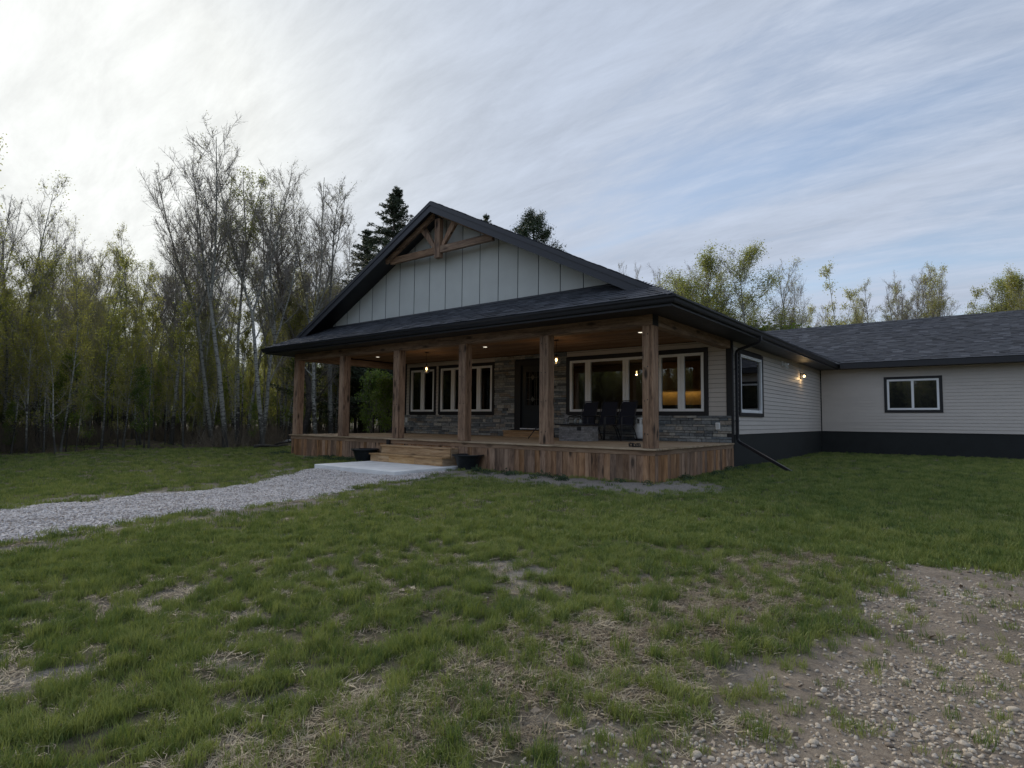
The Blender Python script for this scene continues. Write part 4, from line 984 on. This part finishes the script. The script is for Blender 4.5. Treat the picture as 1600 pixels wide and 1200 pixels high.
g1 = [proto('gravel_stone', *ico(1), MP1, True) for i in range(4)]; g2 = [proto('pebble', *ico(2), MP2, True) for i in range(5)]
n = 60000; x = RG.uniform(-8.6, -2.6, n); y = RG.uniform(-10, -.5, n); p = masks(x, y)[0]; k = (RG.uniform(0, 1, n) < p*1.2) & ~blocked(x, y) & (p > .15); x, y = x[k], y[k]; s = RG.uniform(.010, .022, len(x))
scatter('path_gravel', np.stack([x, y, gz(x, y)+.004], -1), rots(len(x), .5), np.stack([s, s*.8, s*.6], -1), g1, 'pale crushed gravel path leading to the concrete pad', 'gravel')
n = 80000; x, y = pts_in(n, 300, 1640, .9, 9.0, 1.0); p, d, b, s_, f = masks(x, y); pk = np.clip(fbm(x, y, 1.4, 41, 3)*2.6-.85, .07, 1)
k = (RG.uniform(0, 1, n) < np.clip(d*pk+s_*.05+b*.02, 0, 1)) & ~blocked(x, y); x, y = x[k], y[k]; s = np.exp(RG.normal(-4.85, .33, len(x)))
scatter('drive_gravel', np.stack([x, y, gz(x, y)+s*.15], -1), rots(len(x), .3), np.stack([s*1.15, s*.9, s*.62], -1), g2, 'round pebbles and grit on the sandy driveway edge', 'gravel')
# leaf litter and small weeds by the skirt
def quadleaf(s):
    V = [(0, -s, .004), (s*.55, 0, .012), (0, s, .006), (-s*.55, 0, .010)]; return np.array(V), np.array([[0, 1, 2, 3]])
ML = leafmat('dead_leaf', (.10, .075, .055), (.20, .15, .11), (.33, .28, .23), .1)
lv = [proto('dead_leaf', *quadleaf(s), ML) for s in (.014, .02, .026)]
x, y = pts_in(8200, -40, 1640, 1.0, 14, .8); p, d, b, s_, f = masks(x, y); k = (RG.uniform(0, 1, len(x)) < .12+s_*.7+d*.12) & ~blocked(x, y); x, y = x[k], y[k]
scatter('leaf_litter', np.stack([x, y, gz(x, y)+.006], -1), rots(len(x), .5), RG.uniform(.5, 1.3, len(x)), lv, 'dead brown leaves scattered in the dry grass', 'leaves')
def weedmesh(n, rad, h):
    vs = []; fs = []
    for i in range(n):
        a = RG.uniform(0, 6.28); r = rad*RG.uniform(0, 1)**.6; z = RG.uniform(0, h)*(1-.5*r/rad); s = RG.uniform(.012, .03)
        c = np.array([r*math.cos(a), r*math.sin(a), z]); u = RG.normal(0, 1, 3); u /= np.linalg.norm(u); w = np.cross(u, RG.normal(0, 1, 3)); w /= np.linalg.norm(w)
        k = len(vs); vs += [c-u*s, c+w*s*.45, c+u*s, c-w*s*.45]; fs.append((k, k+1, k+2, k+3))
    return np.array(vs), np.array(fs)
MW = leafmat('weed_leaf', (.035, .065, .035), (.055, .095, .05), (.08, .125, .065), .25)
wd = [proto('weed', *weedmesh(130, .16, .16), MW) for i in range(3)]
wx = []; 
for (x0, x1, y0, y1, n) in ((-13.9, -12.9, -1.0, 0.4, 16), (-10.9, -8.7, -.9, -.15, 26), (-4.4, -3.0, -.75, -.35, 14), (-3.0, .1, -.9, -.15, 9), (.1, 1.3, .5, 3.4, 12), (.15, .6, 3.4, 4.5, 5)):
    for i in range(n): wx.append((RG.uniform(x0, x1), RG.uniform(y0, y1)))
wx = np.array(wx); k = ~blocked(wx[:, 0], wx[:, 1]); wx = wx[k]
scatter('weeds', np.stack([wx[:, 0], wx[:, 1], gz(wx[:, 0], wx[:, 1])], -1), rots(len(wx), .1), RG.uniform(.35, .95, len(wx)), wd, 'low bluish green weeds growing along the deck skirt', 'weeds')
# ------------------------------------------------------------------ trees
def mk_bark(name, base, dark, scar, sc=6.0):
    m, nt, b, out = newmat(name); v = coords(nt, (1, 1, 2.6)); v2 = coords(nt, (1, 1, .35)); oi = N(nt, 'ShaderNodeObjectInfo')
    n = noise(nt, v, sc, 5, .65, .3); n2 = noise(nt, v2, 2.2, 4, .6)
    tcn = N(nt, 'ShaderNodeTexCoord'); sx = N(nt, 'ShaderNodeSeparateXYZ'); L(nt, tcn.outputs['Object'], sx.inputs[0])
    low = ramp(nt, mathn(nt, 'ADD', mathn(nt, 'DIVIDE', sx.outputs[2], 9.0), mathn(nt, 'MULTIPLY', n2, .35)), [(.18, .30), (.42, 0.0)])
    c = mixc(nt, ramp(nt, mathn(nt, 'ADD', n, low), [(.50, 0.0), (.60, 1.0)]), base, dark)
    c = mixc(nt, ramp(nt, n2, [(.4, 0.0), (.7, .5)]), c, scar)
    c = mixc(nt, 0.6, c, ramp(nt, oi.outputs['Random'], [(0, .55), (1, 1.35)]), 'MULTIPLY')
    L(nt, c, b.inputs['Base Color']); b.inputs['Roughness'].default_value = .85; bump(nt, b, n, .5, .02); return m
MBK = mk_bark('aspen_bark', (.34, .34, .30), (.040, .036, .032), (.17, .17, .14))
MBD = mk_bark('dark_bark', (.10, .085, .070), (.035, .03, .026), (.075, .065, .055))
MTW = mk_bark('twig_bark', (.32, .285, .26), (.17, .15, .135), (.27, .24, .21))
MLA = leafmat('aspen_leaf', (.17, .20, .055), (.26, .27, .075), (.38, .36, .12), .62)
MLG = leafmat('green_leaf', (.055, .11, .026), (.09, .17, .036), (.15, .24, .05), .5)
MLB = leafmat('bud_leaf', (.10, .085, .06), (.15, .135, .075), (.20, .19, .08), .4)
MSP = leafmat('spruce_needle', (.030, .046, .030), (.045, .064, .040), (.065, .085, .05), .15)
MPN = leafmat('pine_needle', (.030, .050, .026), (.045, .070, .034), (.07, .10, .045), .15)
def polyline(rg, p, d, L_, n, up_, wob):
    pts = [p]; d = d/np.linalg.norm(d)
    for i in range(n):
        d = d+np.array([0, 0, up_/n])+rg.normal(0, wob, 3); d = d/np.linalg.norm(d); p = p+d*L_/n; pts.append(p)
    return np.array(pts)
def aspen(seed, H, r0, base=.35, forks=1, leaf=3000, ls=.035, spread=.24, lmat=None, wood_=None, wob=.03, ltop=1.0, nprim=42, bend=0.0, sc=.10):
    """(trunk mesh, crown mesh): real limbs in three orders, leaves on the twigs"""
    rg = np.random.default_rng(seed); tv, tf, cv, cf = [], [], [], []; tn = [0]; cn = [0]
    def emit(dst, pts, rad, k):
        Vv, Ff = tube_np(pts, rad, k); V_, F_, n_ = dst; V_.append(Vv); F_.append(Ff+n_[0]); n_[0] += len(Vv)
    T = (tv, tf, tn); Cc = (cv, cf, cn)
    lead = []
    fz = rg.uniform(.42, .6)
    main = polyline(rg, np.zeros(3), np.array([rg.normal(0, .03), rg.normal(0, .03), 1.]), H*(fz if forks > 1 else .97), 14, .1, wob)
    main[:, 0] += bend*np.sin(np.linspace(0, 3.1, len(main)))
    rr = np.linspace(r0, r0*(.55 if forks > 1 else .06), len(main)); rr[0] *= 1.3; emit(T, main, rr, 9); lead.append((main, rr, 0 if forks == 1 else 0))
    if forks > 1:
        a0 = rg.uniform(0, 6.28)
        for i in range(forks):
            a = a0+i*6.28/forks+rg.normal(0, .3); d = np.array([math.cos(a)*.30, math.sin(a)*.30, 1.])
            q = polyline(rg, main[-1], d, H*(1-fz)*rg.uniform(.9, 1.04), 9, .6, wob*1.3); r_ = np.linspace(rr[-1]*.85, .012, len(q)); emit(T, q, r_, 7); lead.append((q, r_, 1))
    tips = []
    for pts, rad, lv_ in lead:
        n = nprim if lv_ == 0 and forks == 1 else (nprim//2+5 if lv_ else 6)
        for i in range(n):
            t = rg.uniform(0, 1)**.8*.97; z = pts[0, 2]+(pts[-1, 2]-pts[0, 2])*t
            if z < H*base: 
                if rg.random() > .25 or z < H*.15: continue
            k = min(int(t*(len(pts)-1)), len(pts)-2); f = t*(len(pts)-1)-k; p = pts[k]*(1-f)+pts[k+1]*f; rp_ = rad[k]*(1-f)+rad[k+1]*f
            a = rg.uniform(0, 6.28); el = rg.uniform(.60, 1.12); L1 = (H*spread)*(1.05-max(0, (z/H-base)/(1-base))**1.2*.78)*rg.uniform(.55, 1.1)
            q = polyline(rg, p, np.array([math.cos(a)*math.cos(el), math.sin(a)*math.cos(el), math.sin(el)]), L1, 7, .45, .09)
            r1 = min(rp_*.5, .012+L1*.014); emit(T, q, np.linspace(r1, .006, len(q)), 5)
            for j in range(int(3+L1*6)):
                t2 = rg.uniform(.15, 1); k2 = min(int(t2*7), 6); p2 = q[k2]+(q[k2+1]-q[k2])*(t2*7-k2); d0 = q[k2+1]-q[k2]; d0 = d0/np.linalg.norm(d0)
                L2 = L1*rg.uniform(.18, .42)*(1.2-.6*t2); q2 = polyline(rg, p2, d0+rg.normal(0, .62, 3)+np.array([0, 0, .25]), L2, 4, .35, .12)
                emit(Cc, q2, np.linspace(.0075, .0035, len(q2)), 3); tips.append(q2)
                for m_ in range(3):
                    k3 = rg.integers(1, 4); q3 = polyline(rg, q2[k3], (q2[k3+1]-q2[k3])/np.linalg.norm(q2[k3+1]-q2[k3]+1e-9)+rg.normal(0, .6, 3), L2*rg.uniform(.25, .5)+.06, 2, .2, .12)
                    emit(Cc, q3, np.array([.0045, .0035, .0025]), 3); tips.append(q3)
    # leaves
    nt_ = len(tips); TP = np.array([t[rg.integers(1, len(t))] for t in tips]); hz = TP[:, 2]/H; w = np.where(hz > .8, ltop, 1.0); w = w*(.4+rg.random(nt_))
    clus = fbm(TP[:, 0]*1.0, TP[:, 2]+TP[:, 1], .9, 3, 2); w = w*np.clip(clus*2-.35, .25, 1.5); w /= w.sum()
    ch = rg.choice(nt_, leaf, p=w); P3 = TP[ch]+rg.normal(0, sc, (leaf, 3)); u = rg.normal(0, 1, (leaf, 3)); u /= np.linalg.norm(u, axis=1)[:, None]; v = np.cross(u, rg.normal(0, 1, (leaf, 3))); v /= np.linalg.norm(v, axis=1)[:, None]
    s = (ls*rg.uniform(.6, 1.4, leaf))[:, None]
    LV = np.stack([P3-u*s, P3+v*s*.75, P3+u*s, P3-v*s*.75], 1).reshape(-1, 3); LF = np.arange(leaf*4).reshape(-1, 4)
    tm = np_mesh(bpy.data.meshes.new('trunk'), np.concatenate(tv), np.concatenate(tf)); tm.materials.append(wood_ or MBK); tm.shade_smooth()
    CV = np.concatenate(cv); CF = np.concatenate(cf)
    cm = np_mesh(bpy.data.meshes.new('crown'), np.concatenate([CV, LV]), np.concatenate([CF, LF+len(CV)])); cm.materials.append(MTW); cm.materials.append(lmat or MLA)
    mi = np.zeros(len(CF)+leaf, np.int32); mi[len(CF):] = 1; cm.polygons.foreach_set('material_index', mi)
    return tm, cm, float(np.percentile(CV[:, 2], 99.93))
def spruce(seed, H, r0, pine=False):
    rg = np.random.default_rng(seed); tv, tf = [], []; n0 = 0; NV = []
    def em(p, r, k):
        nonlocal n0
        a, b = tube_np(p, r, k); tv.append(a); tf.append(b+n0); n0 += len(a)
    tr_ = polyline(rg, np.zeros(3), np.array([0, 0, 1.]), H, 12, 0, .008); em(tr_, np.linspace(r0, .012, 13), 8)
    z = H*(.12 if not pine else .55)
    while z < H*.99:
        fr_ = 1-z/H; nb = 6 if not pine else 5
        for i in range(nb):
            a = rg.uniform(0, 6.28)
            if pine: Lb = H*.12*rg.uniform(.4, 1.3)*min(1, fr_*3.2+.28); d = np.array([math.cos(a), math.sin(a), rg.uniform(.1, .8)])
            else: Lb = (H*.27*fr_+.16)*rg.uniform(.40, 1.2); d = np.array([math.cos(a), math.sin(a), rg.uniform(-.28, .05)+.5*(fr_ < .12)])
            p0 = np.array([np.interp(z, tr_[:, 2], tr_[:, 0]), np.interp(z, tr_[:, 2], tr_[:, 1]), z]); q = polyline(rg, p0, d, Lb, 6, .35 if not pine else .5, .06); em(q, np.linspace(.012+.012*Lb, .004, 7), 4)
            m_ = int(Lb*(85 if not pine else 110))+12; t = rg.uniform(.15 if not pine else .45, 1, m_)**(1 if not pine else .8)*5.999; k = t.astype(int); P = q[k]+(q[k+1]-q[k])*(t-k)[:, None]
            if pine: P = P+rg.normal(0, .13, (m_, 3))
            else: side = np.array([-d[1], d[0], 0]); P = P+side*(rg.normal(0, .16, m_)*(.25+.75*(1-t/6))*Lb**.6)[:, None]+np.array([0, 0, 1])*(-abs(rg.normal(0, .07, m_)))[:, None]
            NV.append(P)
        z += (.20 if not pine else .22)*rg.uniform(.7, 1.3)*(1 if fr_ > .15 else .7)
    P = np.concatenate(NV); n = len(P); u = rg.normal(0, 1, (n, 3)); u /= np.linalg.norm(u, axis=1)[:, None]; v = np.cross(u, rg.normal(0, 1, (n, 3))); v /= np.linalg.norm(v, axis=1)[:, None]
    s = (rg.uniform(.05, .11, n))[:, None]; LV = np.stack([P-u*s, P+v*s*.22, P+u*s, P-v*s*.22], 1).reshape(-1, 3); LF = np.arange(n*4).reshape(-1, 4)
    tm = np_mesh(bpy.data.meshes.new('trunk'), np.concatenate(tv), np.concatenate(tf)); tm.materials.append(MBD); tm.shade_smooth()
    cm = np_mesh(bpy.data.meshes.new('crown'), LV, LF); cm.materials.append(MPN if pine else MSP)
    return tm, cm, H
A = {}
A['bare1'] = aspen(1, 14, .115, .42, 1, 2300, .021, .22, MLB); A['bare2'] = aspen(2, 14, .12, .48, 2, 2400, .021, .24, MLB); A['bare3'] = aspen(3, 13, .11, .40, 3, 2300, .021, .24, MLB)
A['half1'] = aspen(4, 13, .10, .30, 1, 6000, .030, .24, MLA, ltop=.6, sc=.18); A['half2'] = aspen(5, 12, .095, .32, 2, 6000, .030, .25, MLA, ltop=.6)
A['leaf1'] = aspen(6, 12, .10, .30, 1, 17000, .031, .29, MLA, sc=.17); A['leaf2'] = aspen(7, 11, .12, .28, 2, 17000, .031, .31, MLA, sc=.17)
A['slim1'] = aspen(8, 9, .055, .18, 1, 2600, .032, .15, MLA, nprim=26); A['slim2'] = aspen(9, 7.5, .045, .12, 1, 2600, .032, .17, MLA, nprim=24)
A['crook'] = aspen(10, 12, .17, .45, 2, 2600, .030, .25, MLB, MBD, wob=.10, bend=.5)
A['sap'] = aspen(11, 4.2, .022, .06, 1, 1800, .036, .24, MLG, MBD, nprim=16)
A['bush'] = aspen(12, 3.4, .035, .04, 3, 5200, .040, .42, MLG, MBD, nprim=24)
A['spruce'] = spruce(21, 13, .17); A['spruce2'] = spruce(22, 12, .15); A['pine'] = spruce(23, 15, .18, True)
NAMES = {'bare': 'bare_aspen_tree', 'half': 'budding_aspen_tree', 'leaf': 'leafy_aspen_tree', 'slim': 'young_aspen_tree', 'crook': 'crooked_tree', 'sap': 'sapling', 'bush': 'leafy_shrub', 'spruce': 'spruce_tree', 'pine': 'pine_tree'}
def tree(kind, x, y, h, label, cat='tree', group=None, rz=None, wide=1.0):
    tm, cm, H = A[kind]; s = h/H; z = float(gz(np.array([x]), np.array([y]))[0])-.05
    nm = next(v for k, v in NAMES.items() if kind.startswith(k))
    o = empty(nm, (x, y, z), label, cat, group); rz = rnd.uniform(0, 6.28) if rz is None else rz
    for n, mm in (('trunk', tm), ('crown', cm)):
        c = bpy.data.objects.new(n, mm); COL.objects.link(c); c.parent = o
    o.rotation_euler = (rnd.uniform(-.02, .02), rnd.uniform(-.02, .02), rz); o.scale = (s*wide, s*wide, s); return o
def T(kind, u, d, ytop, label, group=None, rz=None, wide=1.0, cat='tree'):
    x, y = at(u, d); gzz = float(gz(np.array([x]), np.array([y]))[0]); ct = math.cos(math.atan((u-800)/F)); h = (654-ytop)/F*d*ct+CAM[2]-gzz
    return tree(kind, x, y, max(h, 1.5), label, cat, group, rz, wide)
GL = 'tall aspens at the wood edge left of the house'
T('bare2', 354, 26, 195, 'tallest aspen at the left edge of the photo with its top highest in the sky', GL, 1.0)
T('half2', 372, 28, 255, 'budding aspen between the tallest left aspen and the forked white one', GL)
T('bare2', 412, 27, 246, 'tall forked aspen with a white scarred trunk left of the porch eave', GL, 2.2)
T('crook', 470, 30, 330, 'dark crooked tree bending to the left behind the porch eave', GL, 0.6)
T('bare3', 496, 29, 268, 'tall bare aspen forking into several leaders left of the gable', GL, .4)
T('bare1', 518, 30, 274, 'straight bare aspen just right of the many forked one', GL, 2.9, 1.2)
T('half1', 440, 33, 330, 'thinly leaved aspen behind the crooked dark tree', GL)
T('leaf2', 452, 31, 452, 'low yellow green leafy aspen in front of the crooked dark tree', GL, None, 1.2)
T('leaf1', 524, 33, 440, 'low leafy aspen right of the straight bare aspen', GL, None, 1.1)
T('half2', 388, 30, 380, 'budding aspen left of the forked white trunk', GL, None, 1.2)
T('bare1', 556, 36, 345, 'small bare aspen between the forked aspens and the spruce', GL)
T('spruce', 604, 33, 277, 'tall dark spruce rising behind the left slope of the gable', None, 1.0, 1.6)
T('spruce2', 568, 37, 350, 'shorter dark spruce left of the tall spruce behind the gable', None, .3, 1.6)
T('spruce2', 757, 42, 322, 'small spruce tip showing above the ridge just right of the gable peak', None, .3, .9)
T('pine', 838, 38, 328, 'round topped pine rising behind the right slope of the gable', None, 2.0, 1.15)
T('spruce2', 806, 40, 358, 'low conifer tip left of the round topped pine', None, 1.3, .9)
GR = 'aspens standing behind the right side of the house'
for k_, u, d, yt, l, w in (('bare3', 984, 46, 402, 'thin bare tree top alone above the roof right of the gable', .6), ('bare2', 1046, 40, 397, 'bare aspen at the left of the trees behind the right eave', .9), ('leaf2', 1083, 37, 398, 'pale green leafy aspen left of the bare one behind the right eave', 1.35),
                          ('bare1', 1122, 39, 386, 'tall bare aspen between the two leafy ones behind the right eave', 1.0), ('leaf1', 1186, 35, 374, 'tallest leafy aspen behind the right eave with a white trunk', 1.35), ('half1', 1208, 38, 400, 'leafy aspen close behind and right of the tallest one', 1.3),
                          ('bare2', 1240, 37, 398, 'bare aspen at the right edge of the photo', .9), ('slim1', 1150, 34, 450, 'slender young aspen in the gap left of the tallest leafy one', 1.3), ('leaf1', 1056, 41, 420, 'leafy aspen low behind the right eave at the left of the group', 1.3), ('half2', 1108, 40, 415, 'budding aspen behind the middle of the right eave', 1.4), ('leaf2', 1142, 38, 440, 'leafy aspen filling the gap left of the tallest one', 1.3), ('half1', 1022, 44, 440, 'thin budding aspen low above the hip of the porch roof', 1.2)):
    T(k_, u, d, yt, l, GR, None, w)
T('bush', 1228, 36, 500, 'bright green leafy shrub showing above the wing roof', None, None, 1.9, 'shrub'); T('bush', 1205, 38, 505, 'bright green shrub left of the other one above the wing roof', None, None, 1.9, 'shrub')
T('bush', 607, 23.5, 585, 'bright green shrub seen between the second and third porch posts', None, None, 1.0, 'shrub'); T('bush', 580, 27, 575, 'dark leafy shrub seen right of the second porch post', None, None, 1.0, 'shrub')
# the wood behind, one tree at a time
used = []
def ok(x, y, r):
    if fedge(np.array([x]), np.array([y]))[0] < .5: return False
    return all((x-a)**2+(y-b)**2 > r*r for a, b in used)
RT = random.Random(9)
cnt = 0
GW = 'aspens of the wood left of the house'
for i in range(900):
    if cnt >= 118: break
    u = RT.uniform(-60, 640); d = RT.uniform(25, 50)
    x, y = at(u, d)
    if not ok(x, y, .9): continue
    used.append((x, y)); kk = RT.choice(['bare1', 'bare2', 'bare3', 'half1', 'half2', 'slim1', 'slim2', 'slim1', 'slim2', 'slim1', 'slim2', 'half1', 'crook'])
    hh = {'b': RT.uniform(10, 13), 'h': RT.uniform(8.5, 11.5), 's': RT.uniform(5, 8), 'l': RT.uniform(7, 10), 'c': RT.uniform(8, 11)}[kk[0]]
    if u > 535: hh = min(hh, 8.0)
    kd = {'b': 'bare aspen', 'h': 'budding aspen', 's': 'slender young aspen', 'l': 'leafy aspen', 'c': 'dark crooked tree'}[kk[0]]
    where = next(t for q, t in ((120, 'far left across the path'), (230, 'well left of the tallest aspen'), (345, 'left of the tallest aspen'), (412, 'right beside the tallest aspen'), (458, 'just left of the porch eave'), (500, 'seen past the leftmost porch post'), (540, 'behind the second porch post'), (9999, 'right of the second post')) if u < q)
    deep = 'front row of the wood' if d < 31 else ('middle of the wood' if d < 40 else 'deep in the wood')
    lab = ('tall ' if hh > {'b': 11.5, 'h': 10, 's': 6.5, 'l': 8.5, 'c': 9.5}[kk[0]] else 'low ')+kd+', '+deep+', '+where
    tree(kk, x, y, hh, lab, 'tree', lab+' (alike)', wide=RT.uniform(.8, 1.15)); cnt += 1
cnt = 0
for i in range(500):
    if cnt >= 34: break
    u = RT.uniform(900, 1640); d = RT.uniform(36, 52); x, y = at(u, d)
    if u < 1255 and d < 42: continue
    if not ok(x, y, 1.6): continue
    used.append((x, y)); kk = RT.choice(['bare1', 'bare3', 'half1', 'half2', 'leaf2', 'leaf1', 'slim1'])
    hh = RT.uniform(7, 9) if u < 1255 else RT.uniform(9.5, 12.5)
    kd = {'b': 'bare', 'h': 'budding', 'l': 'pale green leafy', 's': 'slender young'}[kk[0]]
    where = next(t for q, t in ((1000, 'behind the gable slope'), (1130, 'above the right eave'), (1260, 'above the start of the wing roof'), (1400, 'above the middle of the wing roof'), (9999, 'above the right end of the wing roof')) if u < q)
    lab = ('tall ' if hh > (8 if u < 1255 else 11) else 'low ')+kd+' aspen '+where+(', near row' if d < 44 else ', far row')
    tree(kk, x, y, hh, lab, 'tree', lab+' (alike)', wide=RT.uniform(.8, 1.1)); cnt += 1
# the mass of the far wood, its saplings and brush, and the woods all round
def wood_pts(n, umin, umax, dmin, dmax, off=0.5):
    u = RG.uniform(umin, umax, n); d = RG.uniform(dmin, dmax, n); v = np.array([az(q) for q in u]) if umax < 2000 else None
    x = CAM[0]+v[:, 0]*d; y = CAM[1]+v[:, 1]*d; k = fedge(x, y) > off; x, y = x[k], y[k]; return x, y, gz(x, y)
def joined(kind, name):
    tm, cm, H = A[kind]; o1 = bpy.data.objects.new(name, tm); o2 = bpy.data.objects.new(name, cm); return [o1, o2]
def one(kind):     # trunk and crown in a single mesh
    tm, cm, H = A[kind]
    def rd(m):
        v = np.empty(len(m.vertices)*3, np.float32); m.vertices.foreach_get('co', v); l = np.empty(len(m.loops), np.int32); m.loops.foreach_get('vertex_index', l); mi = np.empty(len(m.polygons), np.int32); m.polygons.foreach_get('material_index', mi); return v.reshape(-1, 3), l.reshape(-1, 4), mi
    a, b = rd(tm), rd(cm); me = np_mesh(bpy.data.meshes.new(kind+'_whole'), np.concatenate([a[0], b[0]]), np.concatenate([a[1], b[1]+len(a[0])]))
    me.materials.append(tm.materials[0])
    for m in cm.materials: me.materials.append(m)
    me.polygons.foreach_set('material_index', np.concatenate([a[2], b[2]+1])); return bpy.data.objects.new(kind+'_whole', me)
O = {k: one(k) for k in ('bare1', 'half1', 'half2', 'leaf2', 'slim1', 'slim2', 'sap', 'bush', 'spruce2')}
x, y, z = wood_pts(115, -80, 700, 48, 85); scatter('far_wood', np.stack([x, y, z], -1), rots(len(x), .02), RG.uniform(.6, .85, len(x)), [O['bare1'], O['half1'], O['half2'], O['leaf2'], O['slim1']], 'far aspen wood closing the view left of the house', 'wood')
x, y, z = wood_pts(330, -80, 660, 44, 86); scatter('far_brush', np.stack([x, y, z], -1), rots(len(x), .04), RG.uniform(.7, 1.5, len(x)), [O['bush'], O['sap']], 'distant green brush closing the foot of the wood', 'undergrowth')
x, y, z = wood_pts(330, -80, 640, 25.5, 60, .6); scatter('undergrowth', np.stack([x, y, z], -1), rots(len(x), .06), RG.uniform(.35, 1.05, len(x)), [O['sap'], O['slim2'], O['slim1']], 'saplings and brush under the aspens left of the house', 'undergrowth')
x, y, z = wood_pts(170, 880, 1660, 44, 80); scatter('far_wood', np.stack([x, y, z], -1), rots(len(x), .02), RG.uniform(.55, .8, len(x)), [O['bare1'], O['half1'], O['half2'], O['slim1'], O['leaf2']], 'far aspen wood behind the right side of the house', 'wood')
# woods behind the photographer and round the clearing
a = RG.uniform(0, 6.28, 6500); r = RG.uniform(22, 92, 6500); x = CAM[0]+np.cos(a)*r; y = CAM[1]+np.sin(a)*r
dx, dy = x-CAM[0], y-CAM[1]; fwd = dx*fw[0]+dy*fw[1]; sid = dx*rt[0]+dy*rt[1]; k = (fedge(x, y) > .5) & ~((fwd > 0) & (abs(sid) < fwd*.98+1)); x, y = x[k], y[k]
scatter('surrounding_wood', np.stack([x, y, gz(x, y)], -1), rots(len(x), .02), RG.uniform(.7, 1.0, len(x)), [O['half1'], O['half2'], O['leaf2'], O['spruce2']], 'aspen wood around the clearing on the other sides', 'wood')
# brush mat: thin dry stems at the wood edge
def brush(n, L0):
    rg = RG; vs = []; fs = []; n0 = 0
    for i in range(n):
        p = np.array([rg.normal(0, .5), rg.normal(0, .5), 0]); q = polyline(rg, p, np.array([rg.normal(0, .5), rg.normal(0, .5), 1.0]), rg.uniform(.3, 1)*L0, 3, 0, .15); a_, b_ = tube_np(q, np.linspace(.009, .004, 4), 3); vs.append(a_); fs.append(b_+n0); n0 += len(a_)
    return np.concatenate(vs), np.concatenate(fs)
MBR = plain('dry_brush', (.17, .14, .10), .9, .4, 3)
br_ = [proto('brush', *brush(70, 1.4), MBR) for i in range(3)]
x, y, z = wood_pts(900, -80, 660, 24, 44, .15); k = fbm(x, y, .35, 51, 2) > .5; x, y, z = x[k], y[k], z[k]; scatter('brush', np.stack([x, y, z], -1), rots(len(x), .05), RG.uniform(.2, 1.0, len(x)), br_, 'dry brown brush along the foot of the wood', 'brush')
# fallen logs at the lawn's edge
for i, (u0, d0, u1, d1, l, r_) in enumerate(((400, 25.2, 450, 27.5, 'long grey fallen log lying at the wood edge left of the deck', .07), (430, 26.8, 462, 26.0, 'thin dark fallen branch leaning beside the long grey log', .05))):
    p0 = np.array([*at(u0, d0), 0]); p1 = np.array([*at(u1, d1), 0]); n = 8; P = np.array([p0+(p1-p0)*k/n for k in range(n+1)]); P[:, 2] = gz(P[:, 0], P[:, 1])+.09+np.sin(np.arange(n+1))*.03+(np.arange(n+1)/n*.25 if i else 0)
    o = MB().tube(P, np.linspace(r_, r_*.5, n+1), 8).build('fallen_log', MBK if i == 0 else MBD, smooth=True, loc=tuple(P[0])); tag(o, l, 'log')
SC.cycles.max_bounces = 8; SC.cycles.transparent_max_bounces = 12; SC.cycles.diffuse_bounces = 6; SC.cycles.glossy_bounces = 3; SC.cycles.caustics_reflective = False; SC.cycles.caustics_refractive = False; SC.cycles.sample_clamp_indirect = 4
SC.cycles.use_denoising = True; SC.cycles.denoiser = 'OPENIMAGEDENOISE'; SC.cycles.denoising_input_passes = 'RGB_ALBEDO_NORMAL'; SC.cycles.denoising_prefilter = 'ACCURATE'; SC.cycles.use_adaptive_sampling = False; SC.cycles.use_light_tree = True
